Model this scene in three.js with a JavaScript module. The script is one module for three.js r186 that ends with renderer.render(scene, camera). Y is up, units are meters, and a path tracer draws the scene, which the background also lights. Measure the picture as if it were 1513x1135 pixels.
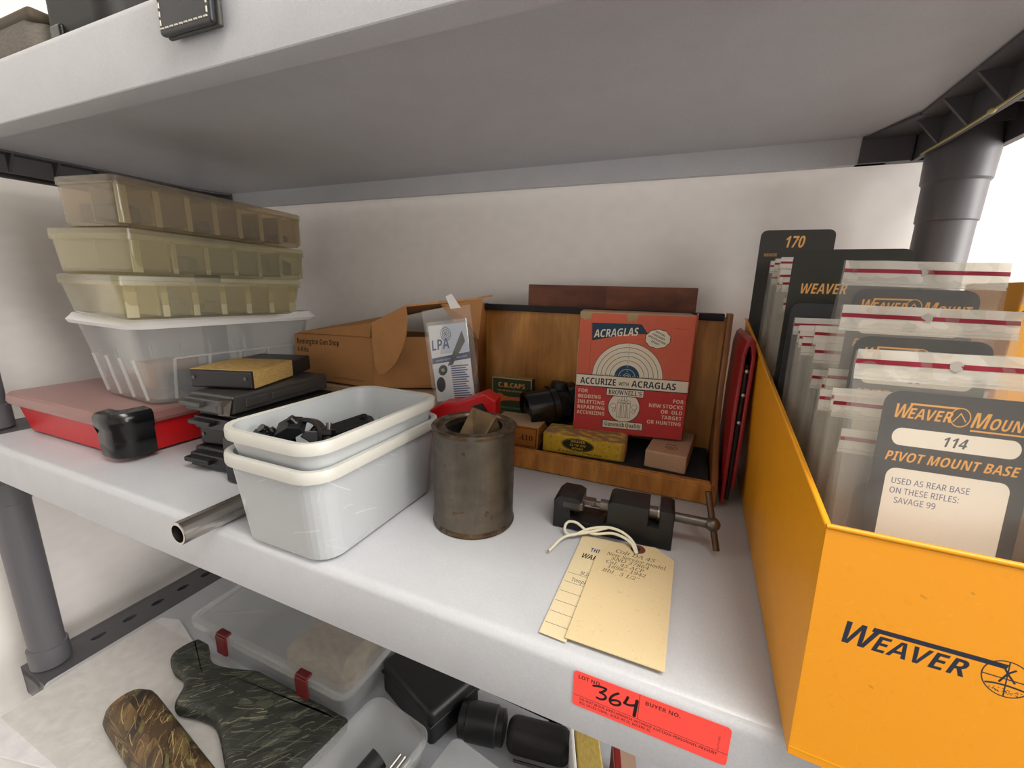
import * as THREE from 'three';
import { RoundedBoxGeometry } from 'three/addons/geometries/RoundedBoxGeometry.js';
import { mergeGeometries, mergeVertices, toCreasedNormals } from 'three/addons/utils/BufferGeometryUtils.js';
import { RectAreaLightUniformsLib } from 'three/addons/lights/RectAreaLightUniformsLib.js';
import { createNoise2D, createNoise3D } from 'simplex-noise';

// ---------------------------------------------------------------- camera, light, exposure
const U = 0.25;          // metres per modelling unit
const Y0 = 1.2;          // height of the middle shelf's top above the floor, metres
const scene = new THREE.Scene();
const camera = new THREE.PerspectiveCamera(84.66, 1513 / 1135, 0.01, 50);
camera.position.set(0, Y0 + U, 0);
{
  const m = new THREE.Matrix4().makeBasis(
    new THREE.Vector3(0.91865, 0.02573, -0.39423),
    new THREE.Vector3(-0.11111, 0.97443, -0.19531),
    new THREE.Vector3(0.37913, 0.22323, 0.89802));
  camera.quaternion.setFromRotationMatrix(m);
}
scene.add(camera);
const renderer = new THREE.WebGLRenderer();
renderer.toneMapping = THREE.LinearToneMapping;
renderer.toneMappingExposure = 0.56;
renderer.shadowMap.enabled = true;
RectAreaLightUniformsLib.init();
const CEIL = 2.65;
// ceiling light panels: [x, z, width, length, strength]
const PANELS = [[0.76, 0.2, 1.2, 0.6, 25]];
// daylight window in the wall to the right of the shelves: [z0, z1, y0, y1], strength
const WIN = [-0.6, 0.65, 0.85, 2.3], WIN_STRENGTH = 24;
scene.background = new THREE.Color('#e6edf5');

// ---------------------------------------------------------------- helpers
let seed = 7;
const rnd = () => { seed = (seed * 1664525 + 1013904223) >>> 0; return seed / 4294967296; };
const rr = (a, b) => a + (b - a) * rnd();
const n2 = createNoise2D(() => rnd()), n3 = createNoise3D(() => rnd());
const taken = new Set();
function numbered(n) {
  if (!taken.has(n)) { taken.add(n); return n; }
  for (let i = 1; ; i++) { const k = n + '_' + String(i).padStart(3, '0'); if (!taken.has(k)) { taken.add(k); return k; } }
}
function mesh(name, geo, mat, parent) {
  const m = new THREE.Mesh(geo, mat); m.name = name; m.castShadow = m.receiveShadow = true;
  if (parent) parent.add(m);
  return m;
}
function thing(name, label, category, [x, y, z] = [0, 0, 0], yaw = 0, group) {
  const g = new THREE.Group(); g.name = numbered(name); scene.add(g);
  g.position.set(x * U, y * U + Y0 + (name === 'shelving_unit' ? 0 : 0.0008), z * U); g.rotation.y = yaw; g.scale.setScalar(U);
  g.userData = { label, category }; if (group) g.userData.group = group;
  return g;
}
function struct(name, geo, mat) { const m = mesh(numbered(name), geo, mat, scene); m.userData.kind = 'structure'; return m; }
const deg = (d) => d * Math.PI / 180;
// centre of the footprint of a box given its near-left corner
const foot = (x, y, z, yaw, w, d) => [x + Math.cos(yaw) * w / 2 - Math.sin(yaw) * d / 2, y, z - Math.sin(yaw) * w / 2 - Math.cos(yaw) * d / 2];
const tr = (g, x = 0, y = 0, z = 0) => g.translate(x, y, z);
function rbox(w, h, d, r = 0.008, x = 0, y = 0, z = 0, seg = 2) { return new RoundedBoxGeometry(w, h, d, seg, Math.min(r, w / 2.01, h / 2.01, d / 2.01)).translate(x, y, z); }
function bx(w, h, d, x = 0, y = 0, z = 0) { return new THREE.BoxGeometry(w, h, d).translate(x, y, z); }
function cyl(r0, r1, h, n = 24, open = false) { return new THREE.CylinderGeometry(r0, r1, h, n, 1, open); }
function merge(list) { return mergeGeometries(list.map((g) => { const k = g.index ? g.toNonIndexed() : g; for (const a of Object.keys(k.attributes)) if (!['position', 'normal', 'uv'].includes(a)) k.deleteAttribute(a); k.clearGroups(); return k; })); }
function tube(pts, r, n = 8, seg = 40) { return new THREE.TubeGeometry(new THREE.CatmullRomCurve3(pts.map((p) => new THREE.Vector3(...p))), seg, r, n, false); }
function rod(a, b, r, n = 16, r2 = r) {
  const A = new THREE.Vector3(...a), B = new THREE.Vector3(...b), d = B.clone().sub(A);
  const g = new THREE.CylinderGeometry(r2, r, d.length(), n);
  g.applyQuaternion(new THREE.Quaternion().setFromUnitVectors(new THREE.Vector3(0, 1, 0), d.clone().normalize()));
  return g.translate(...A.add(B).multiplyScalar(0.5).toArray());
}
// rounded rectangle ring in the xz plane
function rrect(w, d, r, n = 6) {
  const p = []; r = Math.min(r, w / 2, d / 2);
  for (const [cx, cz, a0] of [[w / 2 - r, d / 2 - r, 0], [-w / 2 + r, d / 2 - r, 90], [-w / 2 + r, -d / 2 + r, 180], [w / 2 - r, -d / 2 + r, 270]])
    for (let i = 0; i <= n; i++) { const a = deg(a0 + 90 * i / n); p.push([cx + r * Math.cos(a), cz + r * Math.sin(a)]); }
  return p;
}
// skin over rings: each ring = {pts:[[x,z]..], y} ; caps close first and last
function loft(rings, crease = 0.7, capA = true, capB = true) {
  const N = rings[0].pts.length, pos = [], idx = [];
  rings.forEach((r) => r.pts.forEach(([x, z]) => pos.push(x, r.y, z)));
  for (let k = 0; k + 1 < rings.length; k++) for (let i = 0; i < N; i++) {
    const a = k * N + i, b = k * N + (i + 1) % N, c = a + N, d = b + N; idx.push(a, c, b, b, c, d);
  }
  const cap = (k, flip) => {
    const c = pos.length / 3, r = rings[k]; let sx = 0, sz = 0; r.pts.forEach(([x, z]) => { sx += x; sz += z; });
    pos.push(sx / N, r.y, sz / N);
    for (let i = 0; i < N; i++) { const a = k * N + i, b = k * N + (i + 1) % N; flip ? idx.push(c, b, a) : idx.push(c, a, b); }
  };
  if (capA) cap(0, false); if (capB) cap(rings.length - 1, true);
  const g = new THREE.BufferGeometry(); g.setAttribute('position', new THREE.Float32BufferAttribute(pos, 3)); g.setIndex(idx);
  const out = toCreasedNormals(g, crease); boxUV(out); return out;
}
function boxUV(g, s = 1) {
  const p = g.attributes.position, n = g.attributes.normal, uv = new Float32Array(p.count * 2);
  for (let i = 0; i < p.count; i++) {
    const ax = Math.abs(n.getX(i)), ay = Math.abs(n.getY(i)), az = Math.abs(n.getZ(i));
    let u, v; if (ay >= ax && ay >= az) { u = p.getX(i); v = -p.getZ(i); } else if (ax >= az) { u = p.getZ(i); v = p.getY(i); } else { u = p.getX(i); v = p.getY(i); }
    uv[2 * i] = u * s; uv[2 * i + 1] = v * s;
  }
  g.setAttribute('uv', new THREE.BufferAttribute(uv, 2)); return g;
}
// flat sheet with thickness from corner points (roughly planar)
function plate(pts, t = 0.008) {
  const P = pts.map((p) => new THREE.Vector3(...p)), nrm = new THREE.Vector3();
  for (let i = 0; i < P.length; i++) nrm.add(P[i].clone().cross(P[(i + 1) % P.length]));
  nrm.normalize(); const off = nrm.clone().multiplyScalar(-t), pos = [], N = P.length;
  const tri = (a, b, c) => pos.push(...a.toArray(), ...b.toArray(), ...c.toArray());
  const Q = P.map((p) => p.clone().add(off));
  const c2 = P.reduce((a, p) => a.add(p), new THREE.Vector3()).divideScalar(N), d2 = c2.clone().add(off);
  for (let i = 0; i < N; i++) { const j = (i + 1) % N; tri(c2, P[i], P[j]); tri(d2, Q[j], Q[i]); tri(P[i], Q[i], P[j]); tri(P[j], Q[i], Q[j]); }
  const g = new THREE.BufferGeometry(); g.setAttribute('position', new THREE.Float32BufferAttribute(pos, 3)); g.computeVertexNormals(); return boxUV(g, 1);
}
// printed quad: a thin sheet whose front carries the whole texture. corners: bl, br, tr, tl
function quadUV(bl, br, trc, tl) {
  const pos = [...bl, ...br, ...trc, ...bl, ...trc, ...tl], g = new THREE.BufferGeometry();
  g.setAttribute('position', new THREE.Float32BufferAttribute(pos, 3));
  g.setAttribute('uv', new THREE.Float32BufferAttribute([0, 0, 1, 0, 1, 1, 0, 0, 1, 1, 0, 1], 2)); g.computeVertexNormals(); return g;
}
function extrude(points, depth, bevel = 0, holes = [], seg = 2) {
  const s = new THREE.Shape(points.map(([x, y]) => new THREE.Vector2(x, y)));
  for (const h of holes) s.holes.push(h);
  return new THREE.ExtrudeGeometry(s, { depth, bevelEnabled: bevel > 0, bevelSize: bevel, bevelThickness: bevel, bevelSegments: seg, curveSegments: 10 });
}
// ---- textures
function canvasTex(w, h, draw) {
  const c = document.createElement('canvas'); c.width = w; c.height = h; draw(c.getContext('2d'), w, h);
  const t = new THREE.CanvasTexture(c); t.colorSpace = THREE.SRGBColorSpace; t.anisotropy = 8; return t;
}
function noiseTex(w, h, f, srgb = true) {
  const d = new Uint8Array(w * h * 4);
  for (let y = 0; y < h; y++) for (let x = 0; x < w; x++) { const c = f(x / w, y / h), i = (y * w + x) * 4; d[i] = c[0]; d[i + 1] = c[1]; d[i + 2] = c[2]; d[i + 3] = 255; }
  const t = new THREE.DataTexture(d, w, h); t.magFilter = THREE.LinearFilter; t.minFilter = THREE.LinearMipmapLinearFilter; t.generateMipmaps = true;
  t.wrapS = t.wrapT = THREE.RepeatWrapping; if (srgb) t.colorSpace = THREE.SRGBColorSpace; t.needsUpdate = true; return t;
}
const fbm = (x, y, o = 4) => { let s = 0, a = 0.5, f = 1; for (let i = 0; i < o; i++) { s += a * n2(x * f + i * 17, y * f - i * 9); a *= 0.5; f *= 2.1; } return s; };
const cl = (v) => Math.max(0, Math.min(255, Math.round(v)));
const tint = (rgb, k) => rgb.map((c) => cl(c * k));
// mottled single colour
const mottle = (rgb, amp, fx, fy = fx, size = 256, fine = 0.02) => noiseTex(size, size, (u, v) => tint(rgb, 1 + amp * fbm(u * fx, v * fy) + fine * (rnd() - 0.5) * 2));
const speck = (ctx, w, h, n, cols, s0, s1) => { for (let i = 0; i < n; i++) { ctx.fillStyle = cols[i % cols.length]; ctx.globalAlpha = rr(0.15, 0.6); ctx.beginPath(); ctx.ellipse(rnd() * w, rnd() * h, rr(s0, s1), rr(s0, s1) * 0.6, rnd() * 3, 0, 7); ctx.fill(); } ctx.globalAlpha = 1; };
const std = (color, roughness = 0.6, metalness = 0, extra = {}) => new THREE.MeshStandardMaterial({ color, roughness, metalness, ...extra });
const phys = (o) => new THREE.MeshPhysicalMaterial(o);

// ---- materials
const M = {};
M.wall = std('#ffffff', 0.85, 0, { map: mottle([241, 237, 234], 0.006, 30, 30, 256, 0.01) });
M.shelf = std('#ffffff', 0.42, 0, { map: mottle([190, 192, 198], 0.02, 5, 5, 512, 0.02) });
M.bump = noiseTex(256, 256, () => { const k = cl(128 + 90 * (rnd() - 0.5)); return [k, k, k]; }, false);
M.shelf.bumpMap = M.bump; M.shelf.bumpScale = 0.0002;
M.post = std('#56555a', 0.45, 0, { map: mottle([92, 91, 96], 0.04, 4) }); M.post.color.set('#ffffff');
M.bracket = std('#504e52', 0.5);
M.black = std('#161617', 0.38);
M.blackMatte = std('#1b1b1d', 0.6);
M.blackGloss = std('#101012', 0.22);
M.gun = std('#26272a', 0.34, 0.55);
M.darkRubber = std('#121214', 0.5);
M.steel = std('#a9a6a2', 0.3, 0.95);
M.steelDark = std('#6b655f', 0.4, 0.9);
M.cardboardMap = noiseTex(256, 256, (u, v) => tint([181, 130, 80], 1 + 0.05 * fbm(u * 5, v * 5) + 0.03 * (rnd() - 0.5)));
M.cardboard = std('#ffffff', 0.85, 0, { map: M.cardboardMap });
M.cardboardPale = std('#ffffff', 0.85, 0, { map: mottle([203, 172, 138], 0.06, 7) });
const woodTex = (a, b, fx, fy, knots = 0) => noiseTex(512, 512, (u, v) => {
  const w = fbm(u * fx + 0.4 * fbm(u * 2, v * 2, 2), v * fy, 4), g = fbm(u * fx * 9, v * fy * 1.5, 3);
  const k = 0.5 + 0.75 * w + 0.22 * g; const t = Math.max(0, Math.min(1, k));
  return [0, 1, 2].map((i) => cl(a[i] + (b[i] - a[i]) * t));
});
M.woodBack = std('#ffffff', 0.45, 0, { map: woodTex([158, 102, 42], [222, 160, 80], 5, 1.3) });
M.woodRail = std('#ffffff', 0.42, 0, { map: woodTex([162, 104, 42], [220, 154, 74], 9, 2.2) });
M.woodSide = std('#ffffff', 0.4, 0, { map: woodTex([112, 66, 28], [158, 100, 48], 4, 1.2) });
M.plank = std('#ffffff', 0.5, 0, { map: woodTex([86, 42, 24], [138, 76, 46], 1.2, 7) });
M.felt = std('#ffffff', 0.9, 0, { map: mottle([44, 45, 47], 0.12, 20) });
M.yellow = std('#ffffff', 0.42, 0, { map: mottle([230, 156, 18], 0.02, 5, 5, 256, 0.015) });
M.amber = phys({ color: '#e8e3ca', roughness: 0.26, transmission: 0.85, thickness: 0, ior: 1.45 });
M.amberDark = phys({ color: '#e2d8c4', roughness: 0.16, transmission: 0.9, thickness: 0, ior: 1.45 });
M.amberRib = phys({ color: '#d4cdaa', roughness: 0.4, transmission: 0.6, thickness: 0 });
M.clear = phys({ color: '#f4f5f5', roughness: 0.22, transmission: 0.88, thickness: 0, ior: 1.45 });
M.clearRib = phys({ color: '#f4f4f4', roughness: 0.3, transmission: 0.8, thickness: 0 });
M.milky = phys({ color: '#d9dde0', roughness: 0.36, transmission: 0.42, thickness: 0, ior: 1.45 });
M.rim = phys({ color: '#e4e3dc', roughness: 0.36, transmission: 0.35, thickness: 0 });
M.milkyWorn = phys({ color: '#ffffff', roughness: 0.36, transmission: 0.4, thickness: 0, ior: 1.45, map: (() => { const t = canvasTex(1024, 1024, (x, W, H) => { x.fillStyle = '#d3d7db'; x.fillRect(0, 0, W, H); x.lineCap = 'round'; for (let i = 0; i < 90; i++) { x.strokeStyle = '#f4f6f7'; x.globalAlpha = rr(0.2, 0.8); x.lineWidth = rr(1, 5); const a = rnd() * W, b = rnd() * H, q = rr(-0.9, 0.4), l = rr(15, 130); x.beginPath(); x.moveTo(a, b); x.quadraticCurveTo(a + l * 0.5, b + l * q * 0.5 + rr(-12, 12), a + l, b + l * q); x.stroke(); } x.globalAlpha = 1; }); t.wrapS = t.wrapT = THREE.RepeatWrapping; return t; })() });
M.whitePlastic = phys({ color: '#f0f0f0', roughness: 0.4, transmission: 0.12, thickness: 0 });
M.bagFilm = phys({ color: '#f8f7f4', roughness: 0.17, transmission: 0.93, thickness: 0, ior: 1.4 });
M.bagHeader = phys({ color: '#f0ede6', roughness: 0.34, transmission: 0.5, thickness: 0, ior: 1.4 });
M.blister = phys({ color: '#fdfdfd', roughness: 0.04, transmission: 0.98, thickness: 0, ior: 1.45 });
M.redFilm = std('#86102a', 0.4);
M.red = std('#c81016', 0.38);
M.redLid = phys({ color: '#bb8a84', roughness: 0.5, transmission: 0.55, thickness: 0, ior: 1.45 });
M.redVinyl = std('#8d1019', 0.4);
M.paperWhite = std('#e9e6df', 0.8);

// ---------------------------------------------------------------- the room
const RX0 = -4.72 * U, RX1 = 2.3, RZ0 = -2.87 * U, RZ1 = 3.5, th = 0.12;
struct('floor', bx(RX1 - RX0 + 2 * th, th, RZ1 - RZ0 + 2 * th, (RX0 + RX1) / 2, -th / 2, (RZ0 + RZ1) / 2), std('#ffffff', 0.6, 0, { map: mottle([95,92,88], 0.08, 12) }));
struct('ceiling', bx(RX1 - RX0 + 2 * th, th, RZ1 - RZ0 + 2 * th, (RX0 + RX1) / 2, CEIL + th / 2, (RZ0 + RZ1) / 2), std('#efeeea', 0.9));
struct('wall_back', bx(RX1 - RX0, CEIL, th, (RX0 + RX1) / 2, CEIL / 2, RZ0 - th / 2), M.wall);
struct('wall_front', bx(RX1 - RX0, CEIL, th, (RX0 + RX1) / 2, CEIL / 2, RZ1 + th / 2), M.wall);
struct('wall_left', bx(th, CEIL, RZ1 - RZ0, RX0 - th / 2, CEIL / 2, (RZ0 + RZ1) / 2), M.wall);
{
  const [z0, z1, y0, y1] = WIN, x = RX1 + th / 2, W = z1 - z0, H = y1 - y0, fm = std('#f0f0ee', 0.5);
  struct('wall_right', merge([bx(th, CEIL, z0 - RZ0, x, CEIL / 2, (RZ0 + z0) / 2), bx(th, CEIL, RZ1 - z1, x, CEIL / 2, (RZ1 + z1) / 2), bx(th, y0, W, x, y0 / 2, (z0 + z1) / 2), bx(th, CEIL - y1, W, x, (CEIL + y1) / 2, (z0 + z1) / 2)]), M.wall);
  const win = new THREE.Group(); win.name = numbered('window_1'); win.userData.kind = 'structure'; scene.add(win); win.position.set(x, (y0 + y1) / 2, (z0 + z1) / 2); win.rotation.y = Math.PI / 2;
  mesh('window_frame', merge([bx(W, 0.05, 0.08, 0, H / 2 - 0.025, 0), bx(W, 0.05, 0.08, 0, -H / 2 + 0.025, 0), bx(0.05, H, 0.08, W / 2 - 0.025, 0, 0), bx(0.05, H, 0.08, -W / 2 + 0.025, 0, 0), bx(0.05, H, 0.08, 0, 0, 0)]), fm, win);
  for (const k of [-1, 1]) mesh('pane', bx(W / 2 - 0.07, H - 0.1, 0.004, k * W / 4, 0, 0), phys({ color: '#ffffff', roughness: 0, transmission: 1, thickness: 0, ior: 1.5 }), win);
  const L = new THREE.RectAreaLight('#fffbf6', WIN_STRENGTH, W - 0.1, H - 0.1); L.position.set(0, 0, -th / 2 - 0.02); win.add(L);
}
for (const [x, z, w, l, s] of PANELS) {
  const g = new THREE.Group(); g.name = numbered('ceiling_light'); scene.add(g); g.position.set(x, CEIL, z);
  g.userData = { label: 'flat white ceiling light panel in a thin white frame', category: 'light', group: 'ceiling light panels' };
  mesh('diffuser', bx(w, 0.012, l, 0, -0.012, 0), std('#ffffff', 0.5, 0, { emissive: '#fffaef', emissiveIntensity: 2.0 }), g);
  mesh('frame', merge([bx(w + 0.06, 0.024, 0.03, 0, -0.012, l / 2 + 0.015), bx(w + 0.06, 0.024, 0.03, 0, -0.012, -l / 2 - 0.015), bx(0.03, 0.024, l, w / 2 + 0.015, -0.012, 0), bx(0.03, 0.024, l, -w / 2 - 0.015, -0.012, 0)]), std('#f2f2f2', 0.5), g);
  const L = new THREE.RectAreaLight('#fffaef', s, w, l); L.position.set(0, -0.03, 0); L.rotation.x = -Math.PI / 2; g.add(L);
}

// ---------------------------------------------------------------- shelving unit
{
  const t = thing('shelving_unit', 'grey plastic shelving unit with dark grey round posts against the white wall', 'shelves', [0, -4.8, 0]);
  const XL = -3.99, XR = 0.76;
  // cross-section of a shelf in (z, y): front lip, thin deck, rear lip
  const prof = [];
  const arc = (cz, cy, r, a0, a1, n = 6) => { for (let i = 0; i <= n; i++) { const a = deg(a0 + (a1 - a0) * i / n); prof.push([cz + r * Math.cos(a), cy + r * Math.sin(a)]); } };
  arc(-0.965 - 0.035, -0.035, 0.035, 90, 0); arc(-0.965 - 0.008, -0.232, 0.008, 0, -90, 3);
  prof.push([-1.05, -0.24], [-1.055, -0.118], [-2.7, -0.118], [-2.71, -0.235], [-2.75, -0.235]); arc(-2.73, -0.02, 0.02, 180, 90, 3);
  const shelfGeo = () => {
    const s = new THREE.Shape(prof.map(([z, y]) => new THREE.Vector2(z, y)));
    const g = new THREE.ExtrudeGeometry(s, { depth: XR - XL, bevelEnabled: false, steps: 1 });
    g.rotateY(-Math.PI / 2); // (z,y,depth) -> x = -depth, z = z
    g.translate(XR, 0, 0); const c = toCreasedNormals(g, 0.5); return boxUV(c, 0.6);
  };
  const sg = shelfGeo();
  const ends = (sgn) => {
    const X = (v) => (sgn > 0 ? XR + v : XL - v);
    const geos = [];
    // deck plate with oval holes, seen on top
    const sh = [[0, -0.97], [0.35, -0.97], [0.35, -2.75], [-0.0, -2.75]].map(([a, z]) => [X(a), -z]);
    const holes = [];
    for (let i = 0; i < 5; i++) { const p = new THREE.Path(); p.absellipse(X(0.19), 1.36 + i * 0.21, 0.028, 0.05, 0, 7, true); holes.push(p); }
    const top = extrude(sh, 0.06, 0, holes); top.rotateX(-Math.PI / 2); top.translate(0, -0.062, 0); geos.push(top);
    // outer and inner skirts (the inner one slopes) and end skirts
    const pl = (pts) => geos.push(plate(pts, 0.02));
    geos.push(bx(0.1, 0.012, 1.76, X(0.05), -0.124, -1.85), bx(0.02, 0.175, 1.76, X(0.105), -0.148, -1.85));
    geos.push(bx(0.03, 0.235, 1.78, X(0.335), -0.1175, -1.86));
    geos.push(bx(0.27, 0.235, 0.03, X(0.2), -0.1175, -0.985), bx(0.47, 0.235, 0.04, X(0.115), -0.1175, -2.733));
    // gussets
    for (let i = 0; i < 7; i++) { const z = -1.2 - i * 0.215; const tri = [[X(0.0), -0.12], [X(0.1), -0.12], [X(0.1), -0.235]]; geos.push(extrude(sgn > 0 ? tri.reverse() : tri, 0.014).translate(0, 0, z)); geos.push(bx(0.2, 0.1, 0.014, X(0.22), -0.11, z)); }
    // chamfered inner corner by the rear lip
    const ch = extrude([[X(-0.115), 2.712], [X(-0.005), 2.42], [X(0.03), 2.42], [X(0.03), 2.712]].map((p) => p), 0.01); ch.rotateX(-Math.PI / 2).translate(0, -0.132, 0); geos.push(ch); geos.push(bx(0.2, 0.117, 0.02, X(-0.015), -0.177, -2.702));
    return merge(geos);
  };
  const eR = ends(1), eL = ends(-1);
  for (const y of [-3.72, -1.86, 0, 1.86]) {
    const s = mesh('shelf', sg, M.shelf, t); s.position.y = y + 4.8;
    for (const e of [eL, eR]) { const m = mesh('end_bracket', e, M.bracket, t); m.position.y = y + 4.8; }
  }
  for (const [x, z] of [[-4.2, -1.09], [-4.2, -2.6], [0.985, -1.09], [0.985, -2.6]]) {
    const pg = [];
    const seg = [[-4.8, -3.95], [-3.72, -2.09], [-1.86, -0.23], [0, 1.63], [1.86, 1.98]];
    const pts = [];
    for (const [a, b] of seg) {
      pts.push([0.093, a], [0.093, a], [0.112, a + 0.01], [0.112, Math.min(a + 0.16, b)], [0.098, Math.min(a + 0.165, b)]);
      if (b - a > 0.6) pts.push([0.1, b - 0.3], [0.106, b - 0.295], [0.108, b - 0.14], [0.116, b - 0.13], [0.12, b]);
    }
    pts.unshift([0.001, -4.8]); pts.push([0.001, 1.98]);
    const g = new THREE.LatheGeometry(pts.map(([r, y]) => new THREE.Vector2(r, y)), 32);
    pg.push(toCreasedNormals(g, 0.5));
    const m = mesh('post', merge(pg), M.post, t); m.position.set(x, 4.8, z);
  }
}
{ // yellowed cord hanging along the bracket
  const t = thing('cord', 'thin yellowed cord along the dark bracket under the upper shelf', 'cord', [0.845, 1.62, -2.6]);
  mesh('strand', tube([[0, 0, 0], [0.0, -0.004, 0.25], [0.002, 0, 0.5], [0, 0.004, 0.75], [0, 0, 1.1]], 0.004, 6), std('#b3a468', 0.7), t);
  mesh('knot', new THREE.SphereGeometry(0.011, 10, 8).scale(1, 0.8, 1.5).translate(0.002, 0, 0.5), std('#b9ad7c', 0.7), t);
}

// ---------------------------------------------------------------- boxes on the left: organiser, tub, compartment boxes
// hollow lidded or open container, origin at base centre
function containerGeo(w0, d0, w1, d1, h, r, wall, rim = 0, rimH = 0) {
  const R = (w, d, y, rad = r) => ({ pts: rrect(w, d, rad), y });
  const rings = [R(w0 * 0.94, d0 - w0 * 0.06, 0), R(w0, d0, 0.015)];
  const yr = h - rimH;
  if (rim) rings.push(R(w1, d1, yr), R(w1 + 2 * rim, d1 + 2 * rim, yr + 0.002, r + rim), R(w1 + 2 * rim, d1 + 2 * rim, h - 0.006, r + rim), R(w1 + 2 * rim - 0.012, d1 + 2 * rim - 0.012, h, r + rim));
  else rings.push(R(w1, d1, h));
  rings.push(R(w1 - 2 * wall, d1 - 2 * wall, h, Math.max(r - wall, 0.01)), R(w0 - 2 * wall, d0 - 2 * wall, 0.03, Math.max(r - wall, 0.01)));
  return loft(rings, 0.6);
}
{ // red organiser
  const w = 1.17, d = 1.3, yaw = deg(0.9), c = foot(-3.955, 0, -1.145, yaw, w, d);
  const t = thing('parts_organizer', 'red plastic organiser case with frosted lid and black latch, bottom of the stack', 'case', c, yaw);
  mesh('body', containerGeo(w - 0.06, d - 0.06, w, d, 0.205, 0.06, 0.02), M.red, t);
  const lid = mesh('lid', loft([{ pts: rrect(w + 0.05, d + 0.05, 0.06), y: 0.195 }, { pts: rrect(w + 0.07, d + 0.07, 0.06), y: 0.215 }, { pts: rrect(w + 0.06, d + 0.06, 0.06), y: 0.255 }, { pts: rrect(w + 0.03, d + 0.03, 0.05), y: 0.268 }], 0.5), M.redLid, t);
  lid.userData.label = 'frosted translucent pink lid';
  // wrap-around corner latch
  const L = [];
  const prof = [[0, 0.03], [0.025, 0.03], [0.034, 0.045], [0.038, 0.12], [0.036, 0.19], [0.05, 0.215], [0.05, 0.262], [0.036, 0.284], [-0.03, 0.292], [-0.06, 0.275], [-0.05, 0.268], [0, 0.262], [0, 0.2]];
  const pathPts = []; // plan path round the near-right corner
  const cx = w / 2, cz = d / 2;
  for (let i = 0; i <= 14; i++) {
    const u = i / 14;
    if (u < 0.25) pathPts.push([cx - 0.11 + u * 4 * 0.06, cz, 0, 1]);
    else if (u > 0.72) pathPts.push([cx, cz - 0.05 - (u - 0.72) / 0.28 * 0.085, 1, 0]);
    else { const a = deg(90 - 90 * (u - 0.25) / 0.47); pathPts.push([cx - 0.05 + 0.05 * Math.cos(a), cz - 0.05 + 0.05 * Math.sin(a), Math.cos(a), Math.sin(a)]); }
  }
  const pos = [], idx = [], N = prof.length;
  pathPts.forEach(([x, z, nx, nz]) => prof.forEach(([o, y]) => pos.push(x + nx * (o + 0.012), y, z + nz * (o + 0.012))));
  for (let k = 0; k + 1 < pathPts.length; k++) for (let i = 0; i < N; i++) { const a = k * N + i, b = k * N + (i + 1) % N; idx.push(a, b, a + N, b, b + N, a + N); }
  for (const k of [0, pathPts.length - 1]) for (let i = 1; i + 1 < N; i++) k ? idx.push(k * N, k * N + i + 1, k * N + i) : idx.push(k * N, k * N + i, k * N + i + 1);
  const g = new THREE.BufferGeometry(); g.setAttribute('position', new THREE.Float32BufferAttribute(pos, 3)); g.setIndex(idx);
  L.push(boxUV(toCreasedNormals(g, 0.8)));
  mesh('latch', merge(L), M.blackGloss, t).userData.label = 'glossy black corner latch';
  mesh('hinge_clip', rbox(0.03, 0.13, 0.03, 0.008, cx - 0.14, 0.13, cz + 0.01), M.black, t);
}
{ // clear tub with white lid
  const w = 0.83, d = 1.165, yaw = deg(-3.5), c = foot(-3.53, 0.27, -1.30, yaw, w, d);
  const t = thing('storage_tub', 'clear plastic storage tub with a white snap lid, standing on the red organiser', 'tub', c, yaw);
  mesh('body', containerGeo(w - 0.2, d - 0.2, w - 0.06, d - 0.06, 0.46, 0.1, 0.012), M.clear, t);
  mesh('lid', loft([{ pts: rrect(w - 0.06, d - 0.06, 0.09), y: 0.452 }, { pts: rrect(w, d, 0.1), y: 0.455 }, { pts: rrect(w + 0.02, d + 0.02, 0.1), y: 0.475 }, { pts: rrect(w - 0.01, d - 0.01, 0.1), y: 0.495 }, { pts: rrect(w - 0.04, d - 0.04, 0.09), y: 0.515 }, { pts: rrect(w - 0.09, d - 0.09, 0.08), y: 0.515 }, { pts: rrect(w - 0.1, d - 0.1, 0.08), y: 0.5 }], 0.5), M.whitePlastic, t).userData.label = 'white snap lid';
  // moulded ribs on the sides
  for (const s of [-1, 1]) for (let i = 0; i < 5; i++) { const z = -0.38 + i * 0.19; mesh('rib', rod([s * (w / 2 - 0.094), 0.03, z], [s * (w / 2 - 0.055), 0.27, z], 0.009, 6), M.clearRib, t); }
  for (let i = 0; i < 4; i++) { const x = -0.24 + i * 0.16; mesh('rib', rod([x, 0.03, d / 2 - 0.094], [x, 0.27, d / 2 - 0.055], 0.009, 6), M.clearRib, t); }
  for (const s of [1]) mesh('ledge', rbox(0.012, 0.012, 0.76, 0.004, s * (w / 2 - 0.054), 0.275, 0), M.clearRib, t);
  const inner = (name, label, geo, mat, x, y, z, ry) => { const q = thing(name, label, 'gun part', [c[0] + x, c[1] + y, c[2] + z], ry); mesh('body', geo, mat, q); return q; };
  inner('blue_pouch', 'folded blue pouch inside the clear tub', rbox(0.24, 0.12, 0.5, 0.05, 0, 0.06, 0, 3), std('#2f3b49', 0.7), 0.1, 0.031, 0.05, 0.2);
  inner('cardboard_packet', 'tan cardboard packet inside the clear tub', rbox(0.16, 0.17, 0.3, 0.01, 0, 0.085, 0), M.cardboard, -0.12, 0.031, 0.2, 0.1);
}
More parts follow.
